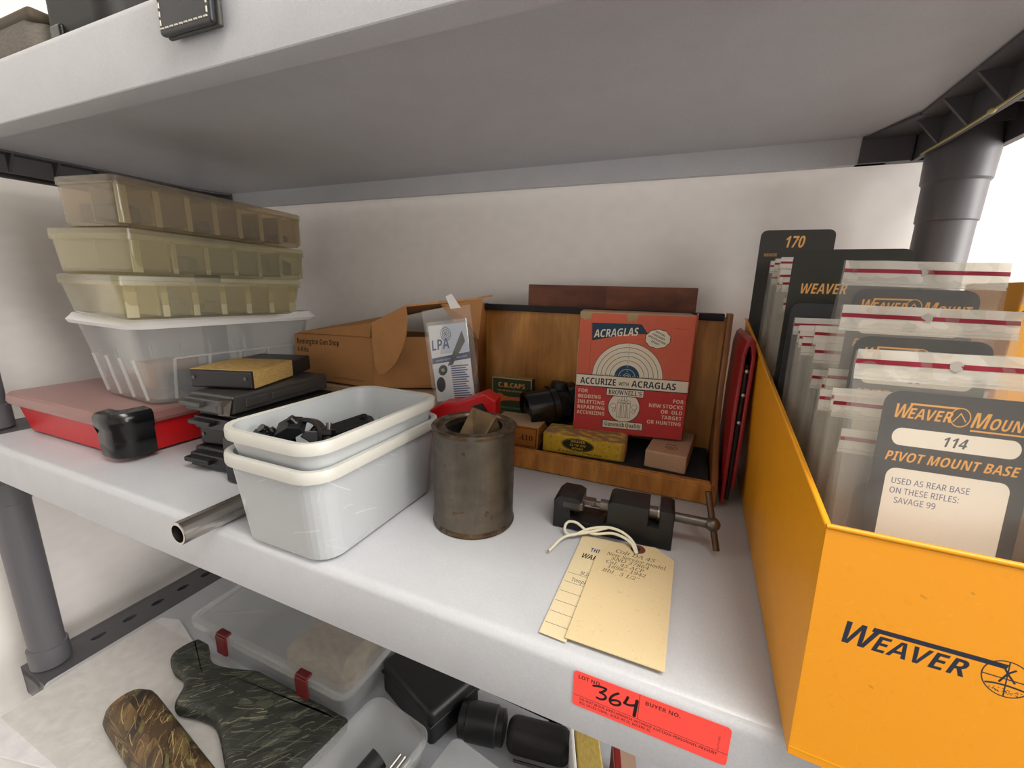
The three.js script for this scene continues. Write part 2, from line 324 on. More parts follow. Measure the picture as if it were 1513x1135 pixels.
function compartmentBox(name, label, o, yaw, w, h, d, mat, flare, divs, items, rimDrop) {
  const c = foot(o[0], o[1], o[2], yaw, w, d);
  const t = thing(name, label, 'box', c, yaw, 'compartment boxes stacked on the clear tub');
  const w0 = w - flare, d0 = d - flare;
  mesh('body', containerGeo(w0, d0, w - 0.012, d - 0.012, h - 0.03, 0.035, 0.01), mat, t);
  mesh('lid', loft([{ pts: rrect(w - 0.014, d - 0.014, 0.03), y: h - 0.031 - rimDrop }, { pts: rrect(w, d, 0.035), y: h - 0.03 - rimDrop }, { pts: rrect(w, d, 0.035), y: h - 0.006 }, { pts: rrect(w - 0.02, d - 0.02, 0.03), y: h }, { pts: rrect(w - 0.04, d - 0.04, 0.03), y: h }], 0.5, false, true), mat, t);
  for (let i = 1; i < divs; i++) mesh('divider', bx(w0 - 0.04, h - 0.06, 0.008, 0, h / 2 - 0.012, d0 / 2 - d0 * i / divs), M.amberRib, t);
  for (let i = 0; i <= divs; i++) mesh('pillar', rbox(0.008, h - 0.05, i % divs ? 0.03 : 0.05, 0.002, w / 2 - flare / 4 - 0.012, h / 2 - 0.012, d0 / 2 - 0.03 - (d0 - 0.06) * i / divs), M.amberRib, t);
  mesh('long_divider', bx(0.008, h - 0.07, d0 - 0.04, 0, h / 2 - 0.015, 0), M.amberRib, t);
  for (const [lab, x, z, sx, sy, sz, mat2, ry] of items) {
    const q = thing('small_part', lab, 'gun part', [c[0] + x * Math.cos(yaw) + z * Math.sin(yaw), c[1] + 0.031, c[2] - x * Math.sin(yaw) + z * Math.cos(yaw)], yaw + ry, 'loose parts in the compartment boxes');
    mesh('body', merge([rbox(sx * 1.1, sy * 1.3, sz * 1.1, 0.02, 0, sy * 0.65, 0), rbox(sx * 0.6, sy * 0.6, sz * 0.7, 0.02, sx * 0.1, sy * 1.2, 0)]), mat2, q);
  }
  return t;
}
const dkp = M.gun, brp = std('#3d3128', 0.6), blp = std('#2d3340', 0.6);
compartmentBox('compartment_box', 'yellowed compartment box resting directly on the white tub lid', [-3.354, 0.786, -1.243], deg(-6.8), 0.8, 0.222, 0.98, M.amber, 0.07, 6,
  [['dark steel part seen through the lowest yellowed box', 0.22, 0.2, 0.16, 0.05, 0.14, blp, 0.3], ['grey steel part seen through the lowest yellowed box', 0.24, 0.0, 0.14, 0.04, 0.1, brp, -0.3]], 0.02);
compartmentBox('compartment_box', 'yellowed compartment box between two others, middle of the three', [-3.2, 1.01, -1.18], deg(11), 0.54, 0.235, 1.33, M.amber, 0.04, 6,
  [['dark steel part in the middle yellowed box', 0.12, 0.25, 0.14, 0.06, 0.16, dkp, 0.2], ['dark blue part in the middle yellowed box', 0.14, -0.3, 0.13, 0.09, 0.12, blp, 0.4], ['black part at the back of the middle yellowed box', 0.12, -0.54, 0.14, 0.08, 0.1, dkp, 0.1]], 0.03);
compartmentBox('compartment_box', 'brownish divided box on top of the stack, just under the upper shelf', [-3.05, 1.247, -1.19], deg(7.8), 0.42, 0.235, 1.24, M.amberDark, 0.02, 7,
  [['dark rounded part at the near end of the top box', 0.0, 0.5, 0.2, 0.06, 0.15, brp, 0.2], ['flat dark part in the top box', 0.1, 0.1, 0.1, 0.04, 0.12, dkp, 0], ['dark part midway in the top box', 0.1, -0.25, 0.12, 0.045, 0.16, brp, 0.3], ['dark part at the back of the top box', 0.08, -0.48, 0.12, 0.04, 0.12, dkp, 0]], 0.012);

// ---------------------------------------------------------------- rifle magazines
function magazine(label, o, yaw, w, h, d, mat, tape, plateOut) {
  const c = foot(o[0], o[1], o[2], yaw, w, d);
  const t = thing('rifle_magazine', label, 'magazine', c, yaw, 'black steel rifle magazines in a stack');
  mesh('body', rbox(w, h, d, 0.014, 0, h / 2, 0), mat, t);
  if (!tape) mesh('side_rib', merge([rbox(0.012, h * 0.5, 0.14, 0.005, w / 2 + 0.003, h * 0.5, d / 2 - 0.14), rbox(0.012, h * 0.4, 0.3, 0.005, w / 2 + 0.002, h * 0.5, -0.05)]), mat, t);
  if (plateOut) {
    mesh('floor_plate', merge([rbox(w * 0.86, h * 0.72, 0.05, 0.008, 0, h * 0.48, d / 2 + 0.02), rbox(w * 0.5, h * 0.25, 0.09, 0.006, -w * 0.2, h * 0.55, d / 2 + 0.03)]), mat, t);
    mesh('catch', plate([[w / 2 - 0.05, h * 0.05, d / 2 + 0.045], [w / 2 + 0.008, h * 0.05, d / 2 + 0.03], [w / 2 + 0.012, h * 0.85, d / 2 + 0.01], [w / 2 - 0.02, h * 0.9, d / 2 + 0.045], [w / 2 - 0.06, h * 0.5, d / 2 + 0.05]], 0.02), M.steelDark, t);
  } else for (const s of [-1, 1]) mesh('rivet', cyl(0.009, 0.009, 0.008, 10).rotateX(Math.PI / 2).translate(s * (w / 2 - 0.03), h * 0.6, d / 2 + 0.002), M.steelDark, t);
  if (tape) mesh('masking_tape', merge([rbox(w + 0.008, 0.004, 0.36, 0.001, 0, h + 0.001, d / 2 - 0.2), rbox(0.004, h * 0.96, 0.36, 0.001, w / 2 + 0.003, h / 2, d / 2 - 0.2)]), std('#ffffff', 0.7, 0, { map: mottle([178, 146, 86], 0.12, 6) }), t).userData.label = 'band of yellowed masking tape';
}
const magM = std('#2b2b2d', 0.38, 0.35), magG = std('#4b4a49', 0.42, 0.4), magK = std('#1d1d1f', 0.35, 0.3);
magazine('black steel magazine lying on the shelf under the other magazines', [-2.45, 0, -1.33], deg(4), 0.36, 0.105, 0.62, magK, false, true);
magazine('black steel magazine second from the bottom of the pile', [-2.44, 0.108, -1.36], deg(9), 0.34, 0.1, 0.62, magM, false, false);
magazine('dark steel magazine in the middle of the pile', [-2.42, 0.211, -1.36], deg(3), 0.33, 0.095, 0.64, magK, false, true);
magazine('grey steel magazine with bent catch just under the taped one', [-2.45, 0.31, -1.345], deg(4), 0.31, 0.1, 0.67, magG, false, true);
magazine('black magazine wrapped with masking tape on top of the pile', [-2.5, 0.418, -1.38], deg(19), 0.355, 0.098, 0.6, magM, true, false);
magazine('short black magazine leaning beside the white tub and the pile', [-2.08, 0.0, -1.25], deg(2), 0.2, 0.24, 0.4, magK, false, false);

// ---------------------------------------------------------------- white tubs with scope mounts, steel tube
for (const [k, y, lab] of [[0, 0, 'milky white plastic tub with creased sides holding a second tub'], [1, 0.098, 'milky white plastic tub nested in another, full of black scope mounts']]) {
  const t = thing('plastic_tub', lab, 'tub', [-1.33, y, -1.31], 0);
  const w1 = k ? 0.46 : 0.475, d1 = k ? 0.745 : 0.76, w0 = k ? 0.4 : 0.45, d0 = k ? 0.62 : 0.69;
  const g = containerGeo(w0, d0, w1, d1, 0.375, 0.085, 0.009, 0.016, 0.038);
  if (!k) { // creases and dents in the worn wall
    const p = g.attributes.position; for (let i = 0; i < p.count; i++) { const f = 0.006 * n3(p.getX(i) * 6, p.getY(i) * 9, p.getZ(i) * 5) * (p.getY(i) > 0.02 && p.getY(i) < 0.33 ? 1 : 0); p.setX(i, p.getX(i) + f); p.setZ(i, p.getZ(i) + f); }
    g.computeVertexNormals();
  }
  mesh('body', g, k ? M.milky : M.milkyWorn, t);
  mesh('rim', loft([{ pts: rrect(w1 + 0.036, d1 + 0.036, 0.105), y: 0.334 }, { pts: rrect(w1 + 0.04, d1 + 0.04, 0.106), y: 0.34 }, { pts: rrect(w1 + 0.04, d1 + 0.04, 0.106), y: 0.371 }, { pts: rrect(w1 + 0.036, d1 + 0.036, 0.105), y: 0.378 }, { pts: rrect(w1 + 0.004, d1 + 0.004, 0.085), y: 0.379 }, { pts: rrect(w1 - 0.012, d1 - 0.012, 0.08), y: 0.376 }], 0.6, false, false), M.rim, t);
}
function scopeRing(label, [x, y, z], rot, r, len, base) {
  const t = thing('scope_ring', label, 'scope mount', [x, y, z], 0, 'black scope mounts in the white tub');
  t.rotation.set(...rot);
  const s = new THREE.Shape(); s.absarc(0, 0, r, 0, Math.PI * 2); const h = new THREE.Path(); h.absarc(0, 0, r * 0.84, 0, Math.PI * 2, true); s.holes.push(h);
  const ring = new THREE.ExtrudeGeometry(s, { depth: len, bevelEnabled: true, bevelSize: 0.003, bevelThickness: 0.003, bevelSegments: 2, curveSegments: 28 }).translate(0, 0, -len / 2);
  mesh('ring', ring, M.blackGloss, t);
  for (const q of [-1, 1]) mesh('ear', rbox(0.05, 0.025, len, 0.005, q * (r + 0.01), 0.016, 0), M.blackGloss, t);
  mesh('clamp_base', merge([rbox(r * 1.3, 0.045, len * 1.6, 0.008, 0, -r - 0.015, 0), rbox(r * 1.7, 0.03, len * 1.2, 0.006, 0, -r - 0.045, 0)]), M.gun, t);
  if (base) for (const q of [-1, 1]) mesh('screw', cyl(0.01, 0.01, 0.06, 12).translate(q * (r + 0.015), 0.025, 0), M.steelDark, t);
}
scopeRing('large black scope ring standing upright in the white tub', [-1.335, 0.41, -1.12], [-0.35, 0.35, 0.15], 0.07, 0.045, true);
scopeRing('black scope ring lying flat among the mounts in the tub', [-1.40, 0.28, -1.28], [1.3, 0.2, 0.3], 0.055, 0.045, true);
scopeRing('black scope ring tilted at the back of the white tub', [-1.24, 0.33, -1.42], [0.4, 0.9, 0.6], 0.055, 0.035, true);
scopeRing('black scope ring at the near end of the white tub', [-1.27, 0.24, -1.02], [1.1, 0.5, 0.2], 0.055, 0.04, false);
function mountBar(label, [x, y, z], rot, len, curved) {
  const t = thing('mount_rail', label, 'scope mount', [x, y, z], 0, 'black scope mounts in the white tub'); t.rotation.set(...rot);
  if (curved) mesh('rail', tube([[-len / 2, 0, 0], [-len / 4, 0.025, 0.006], [0, 0.035, 0.01], [len / 4, 0.025, 0.006], [len / 2, 0, 0]], 0.016, 10, 24), M.gun, t);
  else mesh('rail', extrude([[-len / 2, 0], [len / 2, 0], [len / 2, 0.02], [len / 2 - 0.03, 0.045], [-len / 2 + 0.04, 0.045], [-len / 2, 0.02]], 0.08, 0.004).translate(0, 0, -0.04), M.gun, t);
  for (const s of [-1, 1]) mesh('screw_boss', cyl(0.016, 0.018, 0.03, 14).translate(s * len * 0.36, curved ? 0.01 : 0.045, 0), M.blackGloss, t);
}
mountBar('long flat black mount rail across the parts in the tub', [-1.29, 0.375, -1.265], [0.25, 0.95, 0.02], 0.26, false);
mountBar('black mount rail angled under the long rail', [-1.22, 0.32, -1.18], [-0.3, 0.5, 0.15], 0.2, false);
mountBar('curved black mount strap by the far side of the tub', [-1.19, 0.385, -1.36], [0.1, 1.0, 0.16], 0.2, true);
mountBar('small black mount bar near the left wall of the tub', [-1.47, 0.385, -1.05], [0.3, 1.35, 0.5], 0.1, false);
mountBar('flat black clamp plate beside the upright ring in the tub', [-1.385, 0.42, -1.09], [0.3, 0.7, 0.35], 0.12, false);
mountBar('black mount rail leaning against the upright scope ring', [-1.29, 0.36, -1.15], [-0.5, 0.75, -0.3], 0.17, false);
mountBar('black mount rail lying across the near parts in the tub', [-1.27, 0.33, -1.06], [0.2, -0.3, 0.1], 0.24, false);
scopeRing('black scope ring half buried under the mount rails', [-1.33, 0.34, -1.2], [0.5, -0.6, 0.3], 0.06, 0.04, true);
mountBar('wide black mount rail at the bottom of the tub', [-1.33, 0.2, -1.25], [0.05, 1.3, 0.05], 0.4, false);
mountBar('black mount rail at the bottom near end of the tub', [-1.30, 0.2, -1.08], [0.1, 0.3, 0.05], 0.26, false);
{
  const t = thing('steel_tube', 'bright hollow steel tube poking out over the shelf front beside the white tub', 'tube', [-1.72, 0.046, -1.22]);
  const L = 0.78, g = new THREE.LatheGeometry([[0.036, 0], [0.044, 0], [0.046, 0.003], [0.046, L - 0.003], [0.044, L], [0.036, L], [0.036, 0]].map(([a, b]) => new THREE.Vector2(a, b)), 36);
  g.rotateX(Math.PI / 2).translate(0, 0, -L / 2); mesh('pipe', toCreasedNormals(g, 0.5), std('#b8b4ae', 0.22, 1), t);
}

// ---------------------------------------------------------------- cardboard boxes
{
  const t = thing('cardboard_box', 'low pale brown cardboard box lying flat beneath the open brown carton', 'box', [-2.05, 0, -2.42], deg(2));
  mesh('body', [0, 1, 2, 3, 4, 5].length && rbox(1.12, 0.29, 0.46, 0.008, 0, 0.145, 0), M.cardboardPale, t);
  const p = canvasTex(128, 48, (x, w, h) => { x.fillStyle = '#c8aa86'; x.fillRect(0, 0, w, h); x.fillStyle = '#3c3026'; x.font = 'bold 34px sans-serif'; x.fillText('RU62', 12, 36); });
  mesh('print', quadUV([0.44, 0.22, 0.2312], [0.54, 0.22, 0.2312], [0.54, 0.26, 0.2312], [0.44, 0.26, 0.2312]), std('#ffffff', 0.8, 0, { map: p }), t);
}
{
  const o = [-2.3, 0.3, -2.4];
  const t = thing('open_carton', 'open brown cardboard carton with raised lid and rounded tuck flap', 'box', o);
  const q = (l) => l.map(([x, y, z]) => [x - o[0], y - o[1], z - o[2]]);
  const face = canvasTex(768, 384, (x, w, h) => {
    x.fillStyle = '#b58250'; x.fillRect(0, 0, w, h); speck(x, w, h, 500, ['#a87646', '#c08e5c'], 2, 10);
    for (let i = 0; i < w; i += 7) { x.fillStyle = 'rgba(90,55,25,0.04)'; x.fillRect(i, 0, 3, h); }
    x.fillStyle = '#241a12'; x.font = 'bold 62px sans-serif'; x.fillText('Remington Gun Shop', 22, 84, 440); x.font = 'bold 58px sans-serif'; x.fillText('6 Kits', 26, 152, 120);
    x.font = '22px sans-serif'; x.globalAlpha = 0.8; x.fillText('www.remingtongunshop.com', 390, 352, 330); x.globalAlpha = 1;
  });
  const A = [-2.66, 0.31, -2.19], B = [-1.945, 0.31, -2.2], Cc = [-1.946, 0.652, -2.2], D = [-2.64, 0.633, -2.19];
  const panel = mesh('printed_panel', merge([plate(q([A, B, Cc, D]), 0.012)]), M.cardboard, t);
  const pr = mesh('print', quadUV(...q([[A[0], A[1], A[2] + 0.002], [B[0], B[1], B[2] + 0.002], [Cc[0], Cc[1], Cc[2] + 0.002], [D[0], D[1], D[2] + 0.002]])), std('#ffffff', 0.85, 0, { map: face }), panel);
  pr.userData.label = 'black print on brown cardboard';
  mesh('front_panel', plate(q([B, [-1.43, 0.34, -2.45], [-1.43, 0.665, -2.45], Cc]), 0.012), M.cardboard, t);
  mesh('bottom_panel', plate(q([[-2.66, 0.315, -2.2], [-1.945, 0.315, -2.21], [-1.43, 0.33, -2.46], [-1.43, 0.33, -2.64], [-2.66, 0.315, -2.64]]), 0.012), M.cardboard, t);
  mesh('rear_panel', plate(q([[-2.66, 0.31, -2.65], [-1.4, 0.31, -2.65], [-1.4, 0.66, -2.65], [-2.64, 0.64, -2.65]]), 0.012), M.cardboard, t);
  mesh('end_panel', plate(q([[-2.66, 0.31, -2.19], [-2.64, 0.633, -2.19], [-2.64, 0.64, -2.65], [-2.66, 0.31, -2.65]]), 0.012), M.cardboard, t);
  // raised lid: hinged at the rear left, lifted to the right
  mesh('lid', plate(q([[-2.6, 0.645, -2.19], [-1.9, 0.752, -2.16], [-1.64, 0.875, -2.17], [-1.26, 0.93, -2.46], [-1.28, 0.945, -2.64], [-2.6, 0.645, -2.66]]), 0.012), M.cardboard, t);
  mesh('lid_side_flap', plate(q([[-2.6, 0.641, -2.185], [-1.935, 0.655, -2.175], [-1.905, 0.75, -2.155]]), 0.01), M.cardboard, t);
  const fl = [[-1.9, 0.66, -2.15], [-1.9, 0.752, -2.15], [-1.63, 0.872, -2.15], [-1.62, 0.78, -2.15]];
  for (let i = 0; i <= 8; i++) { const a = deg(0 + i * 11); fl.push([-1.86 + 0.235 * Math.cos(a), 0.76 - 0.34 * Math.sin(a) * (0.75 + 0.25 * Math.sin(a)), -2.15 + 0.01 * i / 8]); }
  fl.push([-1.875, 0.47, -2.14]);
  mesh('tuck_flap', plate(q(fl.reverse()), 0.01), M.cardboard, t);
  mesh('lid_end_flap', plate(q([[-1.26, 0.92, -2.47], [-1.3, 0.66, -2.49], [-1.42, 0.7, -2.49], [-1.5, 0.9, -2.32]]), 0.01), M.cardboard, t);
}

// ---------------------------------------------------------------- wooden display box
{
  const t = thing('wooden_display_box', 'varnished wooden display box with curved sides, black top trim and felt base', 'box', [-0.58, 0, -2.38]);
  const w = 1.54, xl = -w / 2, xr = w / 2, zf = 0.3, zb = -0.29;
  mesh('front_rail', boxUV(rbox(w - 0.005, 0.1, 0.03, 0.006, 0, 0.05, zf - 0.015), 1.2), M.woodRail, t);
  mesh('rail_cap', boxUV(rbox(w - 0.06, 0.012, 0.035, 0.004, 0, 0.104, zf - 0.02), 1.2), M.woodRail, t);
  mesh('base_board', boxUV(bx(w - 0.06, 0.06, zf - zb - 0.03, 0, 0.03, (zf + zb) / 2 - 0.015), 1), M.woodSide, t);
  mesh('felt_pad', bx(w - 0.07, 0.028, zf - zb - 0.06, 0, 0.074, (zf + zb) / 2 - 0.018), M.felt, t);
  mesh('back_panel', boxUV(bx(w - 0.04, 0.86, 0.024, 0, 0.435, zb + 0.012), 0.7), M.woodBack, t);
  mesh('top_trim', rbox(w - 0.05, 0.04, 0.05, 0.006, -0.01, 0.865, zb + 0.035), std('#1c1d20', 0.7), t);
  const pr = [[zf, 0], [zf, 0.1], [zf - 0.03, 0.13], [0.14, 0.18], [0.02, 0.26], [-0.08, 0.34], [-0.135, 0.43], [-0.15, 0.52], [-0.14, 0.62], [-0.15, 0.72], [-0.175, 0.8], [-0.185, 0.885], [zb, 0.885], [zb, 0]];
  for (const s of [-1, 1]) {
    const g = extrude(pr, 0.022, 0.003); g.rotateY(-Math.PI / 2); g.translate(s > 0 ? xr : xl + 0.026, 0, 0);
    mesh('side_panel', boxUV(toCreasedNormals(g, 0.5), 0.8), M.woodSide, t);
  }
}
{
  const t = thing('wooden_board', 'reddish brown wooden board standing behind the display box', 'board', [-0.515, 0, -2.71]);
  mesh('plank', boxUV(rbox(1.04, 1.02, 0.035, 0.004, 0, 0.51, 0), 0.8), M.plank, t);
}
// small boxes in the display box
const FY = 0.089;
{
  const w = 0.205, d = 0.42, yaw = deg(-5), t = thing('tan_box', 'plain tan cardboard box with ink stamp on its lid, lying on the felt', 'box', foot(-0.158, FY, -2.2, yaw, w, d), yaw);
  const top = canvasTex(256, 512, (x, W, H) => { x.fillStyle = '#c9a586'; x.fillRect(0, 0, W, H); speck(x, W, H, 300, ['#c09a7a', '#d2b092'], 2, 8); x.strokeStyle = '#3a2b26'; x.lineWidth = 4; x.strokeRect(110, 372, 70, 34); x.fillStyle = '#3a2b26'; x.font = 'bold 24px sans-serif'; x.fillText('722', 122, 398); x.font = '18px sans-serif'; x.fillText('MADE', 118, 432); x.fillRect(100, 330, 70, 9); });
  const pale = std('#ffffff', 0.85, 0, { map: mottle([201, 165, 134], 0.05, 6) }), tm = std('#ffffff', 0.85, 0, { map: top });
  mesh('carton', rbox(w, 0.095, d, 0.008, 0, 0.0475, 0), [pale, pale, tm, pale, pale, pale], t);
}
{
  const w = 0.458, d = 0.2, h = 0.112, yaw = deg(3.9), t = thing('yellow_mount_box', 'worn yellow box with black oval label and crushed corners on the felt', 'box', foot(-0.715, FY, -2.16, yaw, w, d), yaw);
  const fr = canvasTex(1024, 256, (x, W, H) => {
    x.fillStyle = '#d5b02c'; x.fillRect(0, 0, W, H); speck(x, W, H, 240, ['#b98f2c', '#c9a24a', '#e4c650', '#8d6a2a'], 4, 26);
    x.fillStyle = '#a87a3c'; x.globalAlpha = 0.7; for (let i = 0; i < 26; i++) x.fillRect(rnd() * W, rnd() < 0.5 ? 0 : H - 14, rr(20, 90), rr(6, 18)); x.fillRect(W - 40, 0, 40, H); x.globalAlpha = 1;
    x.fillStyle = '#20200f'; x.beginPath(); x.ellipse(450, 108, 205, 84, 0.02, 0, 7); x.fill();
    x.fillStyle = '#d8b63a'; x.textAlign = 'center'; x.font = 'bold 46px sans-serif'; x.fillText('WEAVER', 450, 78); x.font = 'bold 40px sans-serif'; x.fillText('.22 TIP-OFF', 448, 124, 300); x.fillText('MOUNT', 450, 168);
    x.strokeStyle = '#d8b63a'; x.lineWidth = 3; x.beginPath(); x.ellipse(450, 108, 193, 74, 0.02, 0, 7); x.stroke();
    x.fillStyle = '#2a230f'; x.font = 'bold 36px sans-serif'; x.fillText('W. R. Weaver Co., El Paso, Texas', 480, 222, 780); x.font = '20px sans-serif'; x.fillText('MADE IN U.S.A.', 480, 250);
  });
  const wornTop = std('#ffffff', 0.85, 0, { map: noiseTex(256, 128, (u, v) => { const k = fbm(u * 4, v * 4); return k > 0.12 ? tint([206, 170, 70], 1 + 0.2 * k) : tint([176, 136, 92], 1 + 0.25 * k); }) });
  const g = rbox(w, h, d, 0.014, 0, h / 2, 0, 5); const p = g.attributes.position; for (let i = 0; i < p.count; i++) { const k = 0.006; p.setY(i, p.getY(i) + k * n3(p.getX(i) * 9, 1, p.getZ(i) * 9) * (p.getY(i) > h * 0.8 ? 1.6 : 0)); p.setZ(i, p.getZ(i) + k * n3(p.getX(i) * 7, p.getY(i) * 12, 4) * 0.5); }
  mesh('carton', g, [wornTop, wornTop, wornTop, wornTop, std('#ffffff', 0.7, 0, { map: fr }), wornTop], t);
}
{
  const w = 0.3, d = 0.24, t = thing('orange_box', 'small orange ammunition box with tan top beside the can', 'box', [-0.9, FY, -2.28], deg(3));
  const fr = canvasTex(256, 128, (x, W, H) => { x.fillStyle = '#b8742e'; x.fillRect(0, 0, W, H); speck(x, W, H, 120, ['#9c5f24', '#cc8a44'], 2, 8); x.fillStyle = '#40200f'; x.font = 'bold 44px serif'; x.fillText('MINT .410', 30, 82, 200); x.strokeStyle = '#5a2c14'; x.lineWidth = 4; x.strokeRect(10, 10, W - 20, H - 20); });
  const tn = M.cardboardPale, om = std('#ffffff', 0.8, 0, { map: fr });
  mesh('carton', rbox(w, 0.13, d, 0.006, 0, 0.065, 0), [om, om, tn, tn, om, om], t);
}
{
  const w = 0.27, h = 0.345, d = 0.07, t = thing('green_cap_box', 'small dark green cartridge box with orange cartridge print, standing in the display box', 'box', [-1.025, FY, -2.45], deg(4));
  const fr = canvasTex(384, 512, (x, W, H) => {
    x.fillStyle = '#2b3d22'; x.fillRect(0, 0, W, H); speck(x, W, H, 200, ['#233319', '#35492a'], 2, 8); x.strokeStyle = '#c9a968'; x.lineWidth = 12; x.strokeRect(2, 2, W - 4, H - 4);
    x.fillStyle = '#d69a58'; x.textAlign = 'center'; x.font = 'bold 62px sans-serif'; x.fillText('C.B.CAPS', W / 2, 92, 320); x.font = 'bold 20px sans-serif'; x.fillText('FOR AIR RIFLE SMOOTHBORE', W / 2, 132, 310);
    x.fillStyle = '#c4602a'; x.beginPath(); x.ellipse(75, 196, 48, 44, 0, 0, 7); x.fill(); x.beginPath(); x.moveTo(75, 160); x.quadraticCurveTo(190, 205, 340, 160); x.lineTo(352, 226); x.quadraticCurveTo(190, 200, 75, 236); x.fill();
    x.fillStyle = '#8aa070'; x.font = '22px sans-serif'; for (const [k, s] of ['SMOKELESS POWDER', 'KEEP OUT OF REACH', 'RIM FIRE ONLY', 'FIFTY'].entries()) x.fillText(s, W / 2, 300 + k * 44, 280);
  });
  const gm = std('#2c3b24', 0.75), fm = std('#ffffff', 0.7, 0, { map: fr });
  mesh('carton', rbox(w, h, d, 0.006, 0, h / 2, 0), [gm, gm, std('#9a7f52', 0.8), gm, fm, gm], t);
}
{
  const t = thing('scope_eyepiece', 'black rubber scope eyepiece lying among the boxes in the display box', 'scope part', [-0.76, FY, -2.43]);
  const A = [-0.13, 0.17, 0.1], B = [0.04, 0.215, -0.02], Cc = [0.14, 0.22, -0.12];
  const q = new THREE.Quaternion().setFromUnitVectors(new THREE.Vector3(0, 1, 0), new THREE.Vector3(...Cc).sub(new THREE.Vector3(...A)).normalize());
  const pl = [[0.001, 0.03], [0.1, 0.03], [0.1, 0], [0.115, 0], [0.12, 0.01], [0.118, 0.15], [0.128, 0.155], [0.13, 0.19], [0.12, 0.2], [0.11, 0.26], [0.125, 0.27], [0.125, 0.33], [0.11, 0.335], [0.001, 0.335]];
  const g = toCreasedNormals(new THREE.LatheGeometry(pl.map(([a, b]) => new THREE.Vector2(a, b)), 36), 0.5); g.applyQuaternion(q); g.translate(...A);
  mesh('barrel', g, M.blackGloss, t);
  mesh('knob', rod([0.03, 0.2, -0.02], [0.04, 0.345, -0.03], 0.05, 20), M.blackMatte, t);
  mesh('mount_foot', rbox(0.2, 0.09, 0.14, 0.02, 0.0, 0.045, -0.01), M.blackMatte, t);
}
